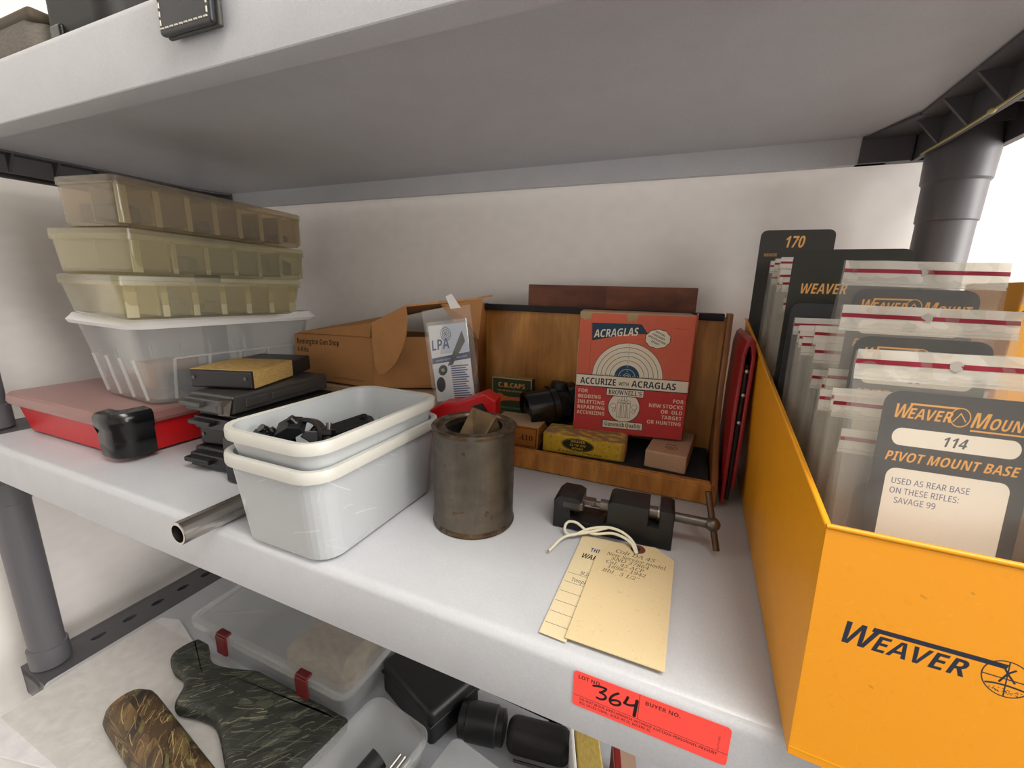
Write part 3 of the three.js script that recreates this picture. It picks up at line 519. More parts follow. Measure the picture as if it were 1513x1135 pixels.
// red and white epoxy kit box
{
  const yaw = deg(9.5), w = 0.6, h = 0.685, d = 0.2;
  const t = thing('epoxy_kit_box', 'red and white gunsmith epoxy carton with target rings, perched on smaller boxes', 'box', foot(-0.577, 0.196, -2.30, yaw, w, d), yaw);
  const fr = canvasTex(1024, 1160, (x, W, H) => {
    x.fillStyle = '#d8694f'; x.fillRect(0, 0, W, H); x.fillStyle = '#c63b3c'; x.fillRect(0, 650, W, H); x.fillStyle = '#e07a5c'; for (let i = 0; i < 16; i++) { x.globalAlpha = 0.12; x.fillRect(rnd() * W, rnd() * 500, rr(20, 140), rr(30, 300)); } x.globalAlpha = 1;
    speck(x, W, H, 900, ['#e06a55', '#c22d30', '#e98d70'], 1, 6);
    // banner
    x.fillStyle = '#1f4460'; x.beginPath(); x.moveTo(120, 104); x.lineTo(560, 100); x.lineTo(620, 180); x.lineTo(440, 190); x.lineTo(130, 262); x.closePath(); x.fill(); x.strokeStyle = '#10202e'; x.lineWidth = 5; x.stroke();
    x.save(); x.translate(140, 236); x.rotate(-0.09); x.transform(1, 0, -0.18, 1, 0, 0); x.fillStyle = '#f2ead6'; x.font = 'bold 100px sans-serif'; x.fillText('ACRAGLAS', 0, 0, 400); x.restore();
    // cloud
    x.fillStyle = '#efe7d3'; x.strokeStyle = '#222'; x.lineWidth = 5; x.beginPath(); for (let i = 0; i <= 60; i++) { const a = i / 60 * Math.PI * 2, r = 1 + 0.07 * Math.abs(Math.sin(a * 5)); x.lineTo(715 + 105 * r * Math.cos(a), 222 + 82 * r * Math.sin(a)); } x.closePath(); x.fill(); x.stroke();
    x.save(); x.translate(715, 215); x.rotate(0.42); x.fillStyle = '#2a3a44'; x.textAlign = 'center'; x.font = 'bold 25px sans-serif'; ['SPECIAL', 'FIREARMS', 'SPECIFICATION', 'EPOXY'].forEach((s, i) => x.fillText(s, 0, -36 + i * 31, 170)); x.restore();
    // target
    x.save(); x.beginPath(); x.rect(0, 0, W, 622); x.clip(); const tx = 470, ty = 596; x.textAlign = 'left';
    for (let i = 0; i < 8; i++) { x.fillStyle = i < 5 ? '#efe7d3' : '#1f4a6b'; x.strokeStyle = i < 5 ? '#24313a' : '#dfe3dd'; x.lineWidth = 4; x.beginPath(); x.arc(tx, ty, 322 - i * 41, 0, 7); x.fill(); x.stroke(); }
    x.beginPath(); x.arc(tx, ty, 18, 0, 7); x.stroke(); x.fillStyle = '#24313a'; x.font = '20px sans-serif'; for (let i = 0; i < 8; i++) { x.fillStyle = i < 5 ? '#24313a' : '#dfe3dd'; const n = String(i + 2); x.fillText(n, tx - 310 + i * 41, ty - 4); x.fillText(n, tx + 298 - i * 41, ty - 4); x.fillText(n, tx - 5, ty - 298 + i * 41); } x.restore();
    // band
    x.fillStyle = '#efe7d3'; x.fillRect(0, 596, W, 108); x.fillStyle = '#1b2b3a'; x.fillRect(0, 590, W, 7); x.fillRect(0, 702, W, 8);
    x.font = 'bold 86px sans-serif'; x.fillText('ACCURIZE', 40, 684, 340); x.font = 'bold 44px sans-serif'; x.fillText('WITH', 402, 678, 95); x.font = 'bold 86px sans-serif'; x.fillText('ACRAGLAS', 520, 684, 400);
    // seal
    x.fillStyle = '#efe7d3'; x.strokeStyle = '#1d2530'; x.lineWidth = 7; x.beginPath(); x.arc(468, 888, 148, 0, 7); x.fill(); x.stroke();
    x.strokeStyle = '#4a4f52'; x.lineWidth = 3; for (const k of [-1, 0, 1]) { x.strokeRect(450 + k * 44, 850, 34, 140); x.beginPath(); x.arc(467 + k * 44, 832, 15, 0, 7); x.stroke(); x.beginPath(); x.moveTo(467 + k * 44, 990); x.lineTo(467 + k * 18, 776); x.stroke(); }
    for (const k of [-1, 1]) { x.beginPath(); x.arc(468 + k * 98, 880, 24, 0, 7); x.arc(468 + k * 92, 926, 14, 0, 7); x.stroke(); }
    const plaque = (x0, y0, w0, h0) => { x.fillStyle = '#efe7d3'; x.fillRect(x0, y0, w0, h0); x.strokeStyle = '#1d2530'; x.lineWidth = 6; x.strokeRect(x0, y0, w0, h0); };
    plaque(296, 712, 344, 70); x.fillStyle = '#20262b'; x.textAlign = 'center'; x.font = 'bold 62px serif'; x.fillText("BROWNELL'S", 468, 768, 310);
    plaque(280, 1030, 376, 74); x.fillStyle = '#20262b'; x.font = 'bold 54px serif'; x.fillText('Gunsmith Quality', 468, 1084, 340);
    x.fillStyle = '#f0d9c2'; x.textAlign = 'left'; x.font = 'bold 50px sans-serif'; ['FOR', 'BEDDING', 'INLETTING', 'REPAIRING', 'ACCURIZING'].forEach((s, i) => x.fillText(s, 24, 772 + i * 54, 270));
    x.textAlign = 'right'; ['FOR', 'NEW STOCKS', 'OR  OLD', 'TARGET', 'OR HUNTING'].forEach((s, i) => x.fillText(s, W - 24, 808 + i * 54, 310)); x.textAlign = 'left';
    // torn and soiled paper
    x.fillStyle = '#b09a72'; for (const [a, b, c2, d2] of [[0, 0, 110, 90], [430, 0, 95, 88], [0, 0, W, 14]]) { x.beginPath(); x.moveTo(a, b); for (let i = 0; i <= 10; i++) x.lineTo(a + c2 * i / 10, b + d2 * (0.6 + 0.4 * rnd()) * (i % 10 ? 1 : 0.5)); x.lineTo(a + c2, b); x.fill(); }
    x.strokeStyle = 'rgba(90,30,25,0.5)'; x.lineWidth = 3; x.beginPath(); x.moveTo(112, 90); x.lineTo(118, 560); x.moveTo(860, 120); x.lineTo(980, 128); x.stroke();
  });
  const side = canvasTex(256, 1160, (x, W, H) => { x.fillStyle = '#e6ddc9'; x.fillRect(0, 0, W, H); x.fillStyle = '#26415c'; x.fillRect(0, 0, W, 260); x.save(); x.translate(150, 1090); x.rotate(-Math.PI / 2); x.fillStyle = '#1d2730'; x.font = 'bold 70px sans-serif'; x.fillText('INSTRUCTIONS & Technique', 0, 30, 780); x.restore(); });
  const sideR = canvasTex(128, 1160, (x, W, H) => { x.fillStyle = '#c96a58'; x.fillRect(0, 0, W, H); x.fillStyle = '#2b4c66'; x.fillRect(0, 760, W, 400); });
  const topT = noiseTex(256, 128, (u, v) => { const k = fbm(u * 3, v * 3); return k > 0.15 ? tint([196, 98, 80], 1 + 0.1 * k) : tint([176, 146, 122], 1 + 0.15 * k); });
  const mt = (m) => std('#ffffff', 0.62, 0, { map: m });
  mesh('carton', rbox(w, h, d, 0.006, 0, h / 2, 0), [mt(sideR), mt(side), mt(topT), M.cardboardPale, mt(fr), M.cardboardPale], t);
  mesh('lid_flap', plate([[w / 2 + 0.004, 0.25, d / 2 - 0.01], [w / 2 + 0.016, 0.25, d / 2 - 0.05], [w / 2 + 0.016, h + 0.01, d / 2 - 0.05], [w / 2 + 0.004, h + 0.005, d / 2 - 0.01]], 0.006), std('#c4604f', 0.7), t);
}
// blister pack and red gadget
{
  const t = thing('blister_pack', 'clear plastic clamshell pack with white and blue sight card leaning on carton', 'package', [-1.13, 0.03, -1.995], deg(6));
  t.rotation.set(-0.06, deg(8), 0.16);
  const card = canvasTex(512, 800, (x, W, H) => {
    x.fillStyle = '#e8ecf0'; x.fillRect(0, 0, W, H);
    x.fillStyle = '#c3cddd'; x.beginPath(); x.moveTo(200, 0); x.lineTo(W, 0); x.lineTo(W, 300); x.lineTo(120, 300); x.fill();
    x.strokeStyle = '#222a38'; x.lineWidth = 7; for (const r of [22, 44, 66]) { x.beginPath(); x.arc(225, 100, r, 0, 7); x.stroke(); } x.fillStyle = '#222a38'; x.beginPath(); x.arc(225, 100, 10, 0, 7); x.fill();
    x.save(); x.transform(1, -0.05, -0.1, 1, 0, 0); x.fillStyle = '#24427e'; x.font = 'bold 150px sans-serif'; x.fillText('LPA', 30, 262, 250); x.fillStyle = '#e9eef4'; x.font = 'bold 120px sans-serif'; x.restore();
    x.fillStyle = '#27406f'; x.beginPath(); x.moveTo(0, 340); x.lineTo(W, 300); x.lineTo(W, 370); x.lineTo(0, 400); x.fill(); x.fillStyle = '#dfe6f2'; x.font = '24px sans-serif'; x.save(); x.rotate(-0.07); x.fillText('adjustable sight set for semiauto pistols', 20, 380, 440); x.restore();
    x.fillStyle = '#3b3f42'; x.beginPath(); x.moveTo(440, 80); x.lineTo(470, 190); x.lineTo(270, 420); x.lineTo(200, 430); x.fill(); x.fillStyle = '#23262a'; x.beginPath(); x.ellipse(130, 470, 64, 52, -0.5, 0, 7); x.fill(); x.fillStyle = '#a9b48c'; x.beginPath(); x.ellipse(130, 470, 24, 20, 0, 0, 7); x.fill();
    x.fillStyle = '#20242c'; x.beginPath(); x.ellipse(80, 620, 60, 80, 0.2, 0, 7); x.fill(); x.fillStyle = '#5a6a96'; for (let i = 0; i < 15; i++) x.fillRect(240, 430 + i * 24, 235 - (i * 37) % 60, 13);
  });
  mesh('shell', merge([containerGeo(0.25, 0.05, 0.25, 0.05, 0.46, 0.012, 0.004).translate(0, 0, 0)]).translate(0, 0.33, 0), M.blister, t);
  mesh('header', loft([{ pts: rrect(0.29, 0.006, 0.002), y: 0.3 }, { pts: rrect(0.29, 0.006, 0.002), y: 0.86 }], 0.5), M.blister, t);
  mesh('hang_tab', plate([[0.03, 0.85, 0.004], [0.09, 0.85, 0.004], [0.045, 0.93, 0.004], [0.01, 0.92, 0.004]], 0.004), M.whitePlastic, t);
  mesh('card', quadUV([-0.115, 0.34, 0.012], [0.115, 0.34, 0.012], [0.115, 0.77, 0.012], [-0.115, 0.77, 0.012]), std('#ffffff', 0.5, 0, { map: card, side: THREE.DoubleSide }), t).userData.label = 'white and blue printed card';
  mesh('stand_box', rbox(0.27, 0.29, 0.07, 0.012, 0, 0.145, 0), M.cardboard, t);
}
{
  const t = thing('red_gadget', 'red plastic tool with black openings and a blue dot behind the can', 'tool', [-1.06, 0, -1.88], deg(12));
  mesh('body', merge([extrude([[-0.17, 0.27], [-0.02, 0.22], [0.03, 0.1], [0.17, 0.1], [0.17, 0.43], [0.12, 0.46], [-0.02, 0.4], [-0.1, 0.39], [-0.18, 0.34]], 0.1, 0.01).translate(0, 0, -0.05), rbox(0.14, 0.12, 0.1, 0.01, 0.1, 0.06, 0)]), M.red, t);
  for (const o of [[[-0.1, 0.22], [0.02, 0.25], [0.02, 0.35], [-0.06, 0.35]], [[0.06, 0.32], [0.11, 0.28], [0.15, 0.36], [0.11, 0.42], [0.06, 0.4]]]) mesh('opening', extrude(o, 0.01).translate(0, 0, 0.058), M.black, t);
  mesh('button', new THREE.SphereGeometry(0.022, 14, 10).scale(1, 1.1, 0.5).translate(0.105, 0.36, 0.07), std('#4b93a8', 0.4), t);
}
// ---------------------------------------------------------------- can with steel scraps
{
  const t = thing('metal_can', 'old brown steel paint can without lid, standing beside the white tubs', 'can', [-0.8, 0, -1.5], 1.9);
  const R = 0.172, H = 0.435;
  const map = noiseTex(512, 256, (u, v) => { const k = fbm(u * 9, v * 5), s = fbm(u * 40, v * 3, 3), rust = fbm(u * 14 + 50, v * 6, 4) + (v < 0.05 || v > 0.955 ? 0.25 : -0.42); const b = tint([104, 97, 88], 1 + 0.09 * k + 0.05 * s); return rust > 0.1 ? tint([92, 74, 56], 1 + 0.4 * k) : b; });
  const rough = noiseTex(256, 128, (u, v) => { const k = cl(112 + 40 * fbm(u * 8, v * 6)); return [k, k, k]; }, false);
  const cm = std('#ffffff', 0.95, 0.85, { map, roughnessMap: rough });
  const body = [[0.001, 0.012], [R - 0.02, 0.012], [R - 0.008, 0], [R + 0.004, 0], [R + 0.006, 0.008], [R, 0.018], [R, H - 0.02], [R + 0.004, H - 0.014], [R + 0.008, H - 0.004], [R + 0.002, H], [R - 0.01, H - 0.004], [R - 0.016, H - 0.014], [R - 0.03, H - 0.012], [R - 0.045, H - 0.004], [R - 0.052, H - 0.008], [R - 0.05, H - 0.03], [R - 0.008, H - 0.036], [R - 0.008, 0.02], [0.001, 0.02]];
  const cg = new THREE.LatheGeometry(body.map(([a, b]) => new THREE.Vector2(a, b)), 56); for (let i = 0; i < cg.attributes.uv.count; i++) cg.attributes.uv.setY(i, cg.attributes.position.getY(i) / H);
  mesh('body', toCreasedNormals(cg, 0.6), cm, t);
  mesh('seam', rbox(0.006, H - 0.05, 0.014, 0.002, R + 0.001, H / 2, 0), M.steelDark, t);
}
const rust = std('#ffffff', 0.6, 0.6, { map: mottle([104, 86, 62], 0.3, 7) });
{
  const t = thing('steel_scrap', 'wide bent brown steel strip sticking up out of the can', 'scrap', [-0.8, 0.03, -1.5], 0, 'steel scraps in the can');
  mesh('strip', plate([[-0.06, 0.0, 0.05], [0.05, 0.0, 0.05], [0.052, 0.36, 0.03], [0.085, 0.445, -0.02], [-0.022, 0.465, -0.02], [-0.055, 0.36, 0.03]], 0.012), rust, t);
  mesh('bent_edge', plate([[0.085, 0.445, -0.02], [0.09, 0.36, -0.06], [0.05, 0.3, -0.02], [0.052, 0.36, 0.03]], 0.01), rust, t);
  const u = thing('steel_scrap', 'rusty steel bracket lying inside the can', 'scrap', [-0.76, 0.03, -1.56], 0.5, 'steel scraps in the can');
  mesh('strip', merge([rbox(0.05, 0.34, 0.02, 0.004, 0.02, 0.17, 0), rbox(0.05, 0.02, 0.09, 0.004, 0.02, 0.34, 0.04)]), rust, u);
}
// ---------------------------------------------------------------- sight pusher vise
{
  const t = thing('sight_pusher', 'black steel sight pusher tool with T handle screw, on the shelf', 'tool', [-0.225, 0.006, -1.665], deg(3));
  const p = [[-0.235, 0], [0.235, 0], [0.235, 0.145], [0.225, 0.15], [0.19, 0.15], [0.19, 0.075], [0.14, 0.075], [0.14, 0.15], [0.0, 0.15], [-0.01, 0.142], [-0.01, 0.06], [-0.03, 0.04], [-0.05, 0.036], [-0.15, 0.036], [-0.17, 0.044], [-0.175, 0.085], [-0.13, 0.09], [-0.13, 0.125], [-0.15, 0.135], [-0.215, 0.135], [-0.235, 0.115]];
  const g = extrude(p, 0.13, 0.005).translate(0, 0, -0.065); mesh('body', toCreasedNormals(g, 0.4), std('#1a1a1b', 0.42, 0.2), t);
  mesh('jaw', merge([rbox(0.09, 0.035, 0.05, 0.006, -0.16, 0.105, 0.045), rbox(0.06, 0.022, 0.04, 0.004, -0.1, 0.115, 0.02)]), M.steelDark, t);
  mesh('pusher_pin', merge([rod([-0.09, 0.108, 0.02], [-0.045, 0.108, 0.02], 0.014), rod([-0.05, 0.108, 0.02], [-0.005, 0.108, 0.02], 0.026, 22)]), M.steelDark, t);
  mesh('screw', merge([rod([0.13, 0.11, 0], [0.2, 0.11, 0], 0.026, 20), rod([0.2, 0.11, 0], [0.375, 0.11, 0.005], 0.019, 18), new THREE.SphereGeometry(0.03, 18, 12).scale(1, 0.9, 1).translate(0.38, 0.11, 0.005)]), M.steelDark, t);
  mesh('washer', rod([0.178, 0.11, 0], [0.192, 0.11, 0], 0.031, 22), M.steel, t);
  mesh('t_handle', rod([0.355, 0.225, -0.035], [0.403, 0.018, 0.035], 0.0125, 14), std('#5d4a3c', 0.45, 0.8), t);
}
// ---------------------------------------------------------------- tags, string, lot label
function tagSheet(points, tex, w0, lift, curl) { // points: outline in (x,z); uv over bounding box aligned to x/z
  const s = new THREE.Shape(points.map(([x, z]) => new THREE.Vector2(x, -z))), g0 = new THREE.ShapeGeometry(s);
  let g = g0; const xs = points.map((p) => p[0]), zs = points.map((p) => -p[1]); const x0 = Math.min(...xs), x1 = Math.max(...xs), y0 = Math.min(...zs), y1 = Math.max(...zs);
  const N = 14, pos = [], uv = [], idx = []; // regular grid clipped by outline would be heavy: use the triangulation
  const p = g.attributes.position, u = []; for (let i = 0; i < p.count; i++) { u.push((p.getX(i) - x0) / (x1 - x0), (p.getY(i) - y0) / (y1 - y0)); }
  g.setAttribute('uv', new THREE.Float32BufferAttribute(u, 2)); g.rotateX(-Math.PI / 2);
  for (let i = 0; i < p.count; i++) p.setY(i, lift(p.getX(i), p.getZ(i)));
  g.computeVertexNormals(); return g;
}
const bar = (a, b, r) => rod(a, b, r, 6);
{
  const t = thing('warning_tag', 'cream printed tag with ruled lines tucked under the manila tag', 'tag', [-0.28, 0.004, -1.28]);
  const tx = canvasTex(384, 1024, (x, W, H) => {
    x.fillStyle = '#dccba6'; x.fillRect(0, 0, W, H); speck(x, W, H, 200, ['#cfbd92', '#e4d7b6'], 2, 10);
    x.fillStyle = '#2a2a66'; x.font = 'bold 64px sans-serif'; x.fillText('THIS', 150, 190); x.fillStyle = '#15151a'; x.font = 'bold italic 78px sans-serif'; x.fillText('WARN', 78, 282, 260);
    x.strokeStyle = '#4a4a52'; x.lineWidth = 3; for (let i = 0; i < 6; i++) { x.beginPath(); x.moveTo(20, 470 + i * 92); x.lineTo(W, 476 + i * 92); x.stroke(); }
    x.strokeStyle = '#3a4270'; x.lineWidth = 4; x.font = 'italic 48px serif'; x.fillStyle = '#33333f'; x.fillText('M.D.', 140, 460); x.fillText('Tompk', 80, 545);
  });
  const g = tagSheet([[-0.042, -0.28], [0.08, -0.285], [0.09, 0.0], [0.045, 0.276], [-0.038, 0.272]], tx, 0, (x, z) => 0.002 + 0.012 * Math.max(0, -z - 0.15)); mesh('paper', g, std('#ffffff', 0.8, 0, { map: tx, side: THREE.DoubleSide }), t);
}
{
  const t = thing('manila_tag', 'manila card tag with reinforced hole and pencilled notes, hanging over shelf edge', 'tag', [-0.105, 0.012, -1.3]);
  const tx = canvasTex(512, 1024, (x, W, H) => {
    x.fillStyle = '#d9c49a'; x.fillRect(0, 0, W, H); speck(x, W, H, 420, ['#cfb68a', '#e0cda6', '#ccae80'], 2, 12); x.globalAlpha = 0.25; x.fillStyle = '#a07840'; x.fillRect(200, 560, 26, 10); x.globalAlpha = 1;
    x.fillStyle = '#6b352c'; x.beginPath(); x.arc(262, 74, 52, 0, 7); x.fill(); x.fillStyle = '#241512'; x.beginPath(); x.arc(262, 74, 17, 0, 7); x.fill();
    x.fillStyle = '#4c4433'; const wr = (s, px, py, sz, mw) => { x.save(); x.translate(px, py); x.rotate(0.02); x.font = 'italic ' + sz + 'px serif'; x.fillText(s, 0, 0, mw); x.restore(); };
    wr('Colt DA 45', 110, 176, 56, 300); wr('New Service model', 60, 226, 48, 400); wr('SNO 37864', 100, 272, 50, 320); wr('Cal. 45 ACP', 70, 316, 48, 300); wr('1898 - 1942', 90, 360, 48, 300); wr('Bbl   5 1/2"', 66, 412, 48, 290);
  });
  const outline = [[-0.135, -0.14], [-0.1, -0.25], [0.065, -0.285], [0.138, -0.225], [0.138, 0.287], [-0.135, 0.287]];
  const s = new THREE.Shape(outline.map(([x, z]) => new THREE.Vector2(x, -z))); const hp = new THREE.Path(); hp.absarc(0.004, 0.222, 0.009, 0, Math.PI * 2, true); s.holes.push(hp);
  const g = new THREE.ExtrudeGeometry(s, { depth: 0.003, bevelEnabled: false, curveSegments: 12 }); const p = g.attributes.position, u = [];
  for (let i = 0; i < p.count; i++) u.push((p.getX(i) + 0.135) / 0.273, (p.getY(i) + 0.287) / 0.572); g.setAttribute('uv', new THREE.Float32BufferAttribute(u, 2)); g.rotateX(-Math.PI / 2);
  mesh('card', g, std('#ffffff', 0.75, 0, { map: tx }), t);
}
{
  const t = thing('tag_string', 'white cotton string looped through the hole of the manila tag', 'string', [-0.25, 0.018, -1.56]);
  const L = (pts) => tube(pts.map(([x, y, z]) => [x + 0.25, y, z + 1.56]), 0.0058, 7, 60);
  mesh('strand', merge([L([[-0.1, 0.0, -1.51], [-0.12, 0.02, -1.545], [-0.165, 0.035, -1.572], [-0.225, 0.04, -1.576], [-0.3, 0.022, -1.56], [-0.36, 0.0, -1.52], [-0.395, 0, -1.54], [-0.395, 0.02, -1.574], [-0.36, 0.028, -1.576], [-0.29, 0.008, -1.555], [-0.2, 0.022, -1.57], [-0.13, 0.02, -1.54], [-0.1, 0.002, -1.5]]), L([[-0.225, 0.04, -1.574], [-0.3, 0.012, -1.55], [-0.38, 0.0, -1.5], [-0.415, -0.006, -1.385]])]), std('#e4dfcc', 0.9), t);
}
{
  const t = thing('lot_label', 'bright red lot number sticker on the front lip of the shelf', 'sticker', [0, -0.09, -0.962]);
  const tx = canvasTex(1536, 456, (x, W, H) => {
    x.fillStyle = '#ff5148'; x.fillRect(0, 0, W, H); x.fillStyle = '#5e1618'; x.strokeStyle = '#4a1012'; x.lineWidth = 5;
    x.beginPath(); x.moveTo(0, 315); x.lineTo(W, 315); x.moveTo(690, 0); x.lineTo(690, 315); x.stroke();
    x.font = 'bold 66px sans-serif'; x.fillText('LOT NO.', 44, 86); x.fillText('BUYER NO.', 745, 102);
    x.font = 'bold 44px sans-serif'; x.fillText('DO NOT MOVE MERCHANDISE WITHOUT AUCTION PERSONNEL PRESENT', 76, 366, 1370); x.fillText('ALL SALES FINAL. SOLD AS IS, WHERE IS.', 76, 414, 760);
    x.save(); x.translate(1452, 300); x.rotate(-Math.PI / 2); x.font = '26px sans-serif'; x.fillText('NO. P-A LABEL', 0, 0); x.restore();
    x.strokeStyle = '#14090c'; x.lineCap = 'round'; x.lineJoin = 'round'; const st = (w, pts) => { x.lineWidth = w; x.beginPath(); pts.forEach((p, i) => i ? x.quadraticCurveTo(p[0], p[1], p[2], p[3]) : x.moveTo(...p)); x.stroke(); };
    st(26, [[215, 110], [300, 80, 350, 92], [340, 130, 290, 165], [370, 170, 350, 215], [320, 262, 262, 246]]);
    st(26, [[478, 88], [400, 150, 398, 210], [400, 262, 455, 252], [520, 230, 500, 190], [470, 168, 405, 215]]);
    st(28, [[575, 90], [560, 150, 545, 178], [600, 196, 660, 150]]); st(34, [[668, 92], [662, 190, 655, 290]]);
  });
  const s = new THREE.Shape(); const w = 0.392, h = 0.116, r = 0.012; s.moveTo(-w / 2 + r, -h / 2); s.lineTo(w / 2 - r, -h / 2); s.quadraticCurveTo(w / 2, -h / 2, w / 2, -h / 2 + r); s.lineTo(w / 2, h / 2 - r); s.quadraticCurveTo(w / 2, h / 2, w / 2 - r, h / 2); s.lineTo(-w / 2 + r, h / 2); s.quadraticCurveTo(-w / 2, h / 2, -w / 2, h / 2 - r); s.lineTo(-w / 2, -h / 2 + r); s.quadraticCurveTo(-w / 2, -h / 2, -w / 2 + r, -h / 2);
  const g = new THREE.ExtrudeGeometry(s, { depth: 0.0012, bevelEnabled: false }).translate(0, 0, -0.0024); const p = g.attributes.position, u = []; for (let i = 0; i < p.count; i++) u.push((p.getX(i) + w / 2) / w, (p.getY(i) + h / 2) / h); g.setAttribute('uv', new THREE.Float32BufferAttribute(u, 2));
  mesh('paper', g, std('#ffffff', 0.55, 0, { map: tx }), t);
}
// ---------------------------------------------------------------- red vinyl case beside the display box
{
  const t = thing('vinyl_case', 'folded red vinyl case with metal snaps, wedged beside the wooden display box', 'case', [0.238, 0, -2.37]);
  const prof = [[-0.024, 0.02], [-0.026, 0.5], [-0.022, 0.74], [-0.012, 0.795], [0.004, 0.81], [0.02, 0.79], [0.026, 0.72], [0.024, 0.4], [0.02, 0.1], [0.012, 0.1], [0.014, 0.4], [0.016, 0.72], [0.006, 0.775], [-0.006, 0.77], [-0.012, 0.72], [-0.015, 0.5], [-0.013, 0.02]];
  const g = extrude(prof, 0.56, 0.002).translate(0, 0, -0.28); mesh('cover', toCreasedNormals(g, 0.6), M.redVinyl, t);
  mesh('lining', rbox(0.018, 0.66, 0.52, 0.006, 0.001, 0.36, 0), M.blackMatte, t);
  for (const y of [0.66, 0.55, 0.42]) mesh('snap', new THREE.SphereGeometry(0.011, 12, 8).scale(1, 1, 0.6).translate(0.004, y, 0.268), M.steel, t);
}
// ---------------------------------------------------------------- yellow display box with bags
{
  const t = thing('display_box', 'yellow cardboard display box with black company logo, full of bagged parts', 'box', [0.5, 0, -1.8]);
  const q = (l) => l.map(([x, y, z]) => [x - 0.5, y, z + 1.8]);
  const FBL = [0.298, 0.004, -0.925], FTL = [0.305, 0.525, -1.0], FBR = [0.7, 0.004, -0.905], FTR = [0.707, 0.53, -0.98], RBL = [0.318, 0.004, -2.66], RTL = [0.262, 0.862, -2.66], RBR = [0.72, 0.004, -2.66], RTR = [0.73, 0.862, -2.66];
  const front = canvasTex(1024, 1340, (x, W, H) => {
    x.fillStyle = '#dd921b'; x.fillRect(0, 0, W, H); speck(x, W, H, 260, ['#d78b15', '#e2992a'], 3, 22); x.globalAlpha = 0.35; x.fillStyle = '#8a6420'; for (const [a, b] of [[430, 255], [300, 800], [600, 180], [320, 560]]) { x.beginPath(); x.ellipse(a, b, rr(6, 18), rr(3, 7), 0.4, 0, 7); x.fill(); } x.globalAlpha = 1;
    x.save(); x.translate(118, 605); x.rotate(-0.005); x.transform(1, 0, -0.32, 1, 0, 0); x.fillStyle = '#1b2438'; x.font = 'bold 170px sans-serif'; x.fillText('W', 0, 0, 150); x.font = 'bold 122px sans-serif'; x.fillText('EAVER', 142, 0, 440); x.fillRect(112, -124, 500, 24); x.restore();
    x.strokeStyle = '#1b2438'; x.lineWidth = 5; x.beginPath(); x.arc(770, 548, 86, 0, 7); x.stroke(); x.beginPath(); x.moveTo(686, 548); x.lineTo(856, 548); x.moveTo(770, 464); x.lineTo(770, 634); x.stroke();
    x.lineWidth = 8; x.beginPath(); x.moveTo(700, 590); x.quadraticCurveTo(750, 570, 840, 584); x.moveTo(746, 570); x.lineTo(770, 520); x.lineTo(800, 560); x.moveTo(770, 520); x.lineTo(752, 490); x.moveTo(770, 520); x.lineTo(796, 494); x.stroke();
    for (let i = 0; i < 40; i++) { x.fillStyle = '#1b2438'; x.fillRect(715 + rnd() * 110, 592 + rnd() * 26, 5, 3); }
  });
  const fpan = mesh('front_panel', plate(q([FBL, FBR, FTR, FTL]), 0.01), M.yellow, t);
  const of = (p) => [p[0], p[1], p[2] + 0.0016];
  mesh('logo_print', quadUV(...q([FBL, FBR, FTR, FTL].map(of))), std('#ffffff', 0.4, 0, { map: front }), fpan).userData.label = 'black company logo on yellow card';
  mesh('side_panel', plate(q([RBL, FBL, FTL, RTL]), 0.01), M.yellow, t);
  mesh('side_panel', plate(q([FBR, RBR, RTR, FTR]), 0.01), M.yellow, t);
  mesh('back_panel', plate(q([RBL, RTL, RTR, RBR]), -0.01), M.yellow, t);
  mesh('bottom_panel', plate(q([FBL, RBL, RBR, FBR].map(([x, y, z]) => [x, y + 0.012, z])), 0.006), M.yellow, t);
  mesh('rolled_edge', merge([bar(...q([FTL, FTR]), 0.006), bar(...q([FTL, RTL]), 0.005), bar(...q([FTR, RTR]), 0.005)]), M.yellow, t);
}
const logoCard = (num, title, lines) => canvasTex(512, 832, (x, W, H) => {
  x.fillStyle = '#1e1e23'; x.fillRect(0, 0, W, H);
  const it = (s, px, py, sz, mw, col) => { x.save(); x.translate(px, py); x.transform(1, 0, -0.25, 1, 0, 0); x.fillStyle = col; x.font = 'bold ' + sz + 'px sans-serif'; x.fillText(s, 0, 0, mw); x.restore(); };
  it('W', 34, 96, 70, 56, '#e8a33e'); it('EAVER', 84, 96, 54, 150, '#e8a33e'); it('M', 292, 104, 74, 60, '#e8a33e'); it('OUNT', 352, 104, 54, 130, '#e8a33e'); x.fillStyle = '#e8a33e'; x.fillRect(92, 40, 160, 7); x.fillRect(300, 112, 180, 6);
  x.strokeStyle = '#e8a33e'; x.lineWidth = 4; x.beginPath(); x.arc(262, 74, 32, 0, 7); x.stroke(); x.beginPath(); x.moveTo(240, 92); x.lineTo(262, 60); x.lineTo(282, 88); x.stroke();
  const rrx = (a, b, w, h, r) => { x.beginPath(); x.moveTo(a + r, b); x.arcTo(a + w, b, a + w, b + h, r); x.arcTo(a + w, b + h, a, b + h, r); x.arcTo(a, b + h, a, b, r); x.arcTo(a, b, a + w, b, r); x.fill(); };
  x.fillStyle = '#efe6da'; rrx(48, 132, 420, 64, 32); x.fillStyle = '#3a3a42'; x.font = 'bold italic 50px sans-serif'; x.textAlign = 'center'; x.fillText(num, 258, 182); x.textAlign = 'left';
  it(title, 34, 254, 48, 440, '#e8a33e'); x.fillStyle = '#efe6da'; rrx(52, 280, 410, 540, 34);
  x.fillStyle = '#454a70'; x.font = '30px sans-serif'; lines.forEach((s, i) => x.fillText(s, i === 2 ? 96 : 74, 338 + i * 36, i === 2 ? 180 : 350));
});
const cardDark = std('#26262b', 0.55), filmStripe = M.redFilm;
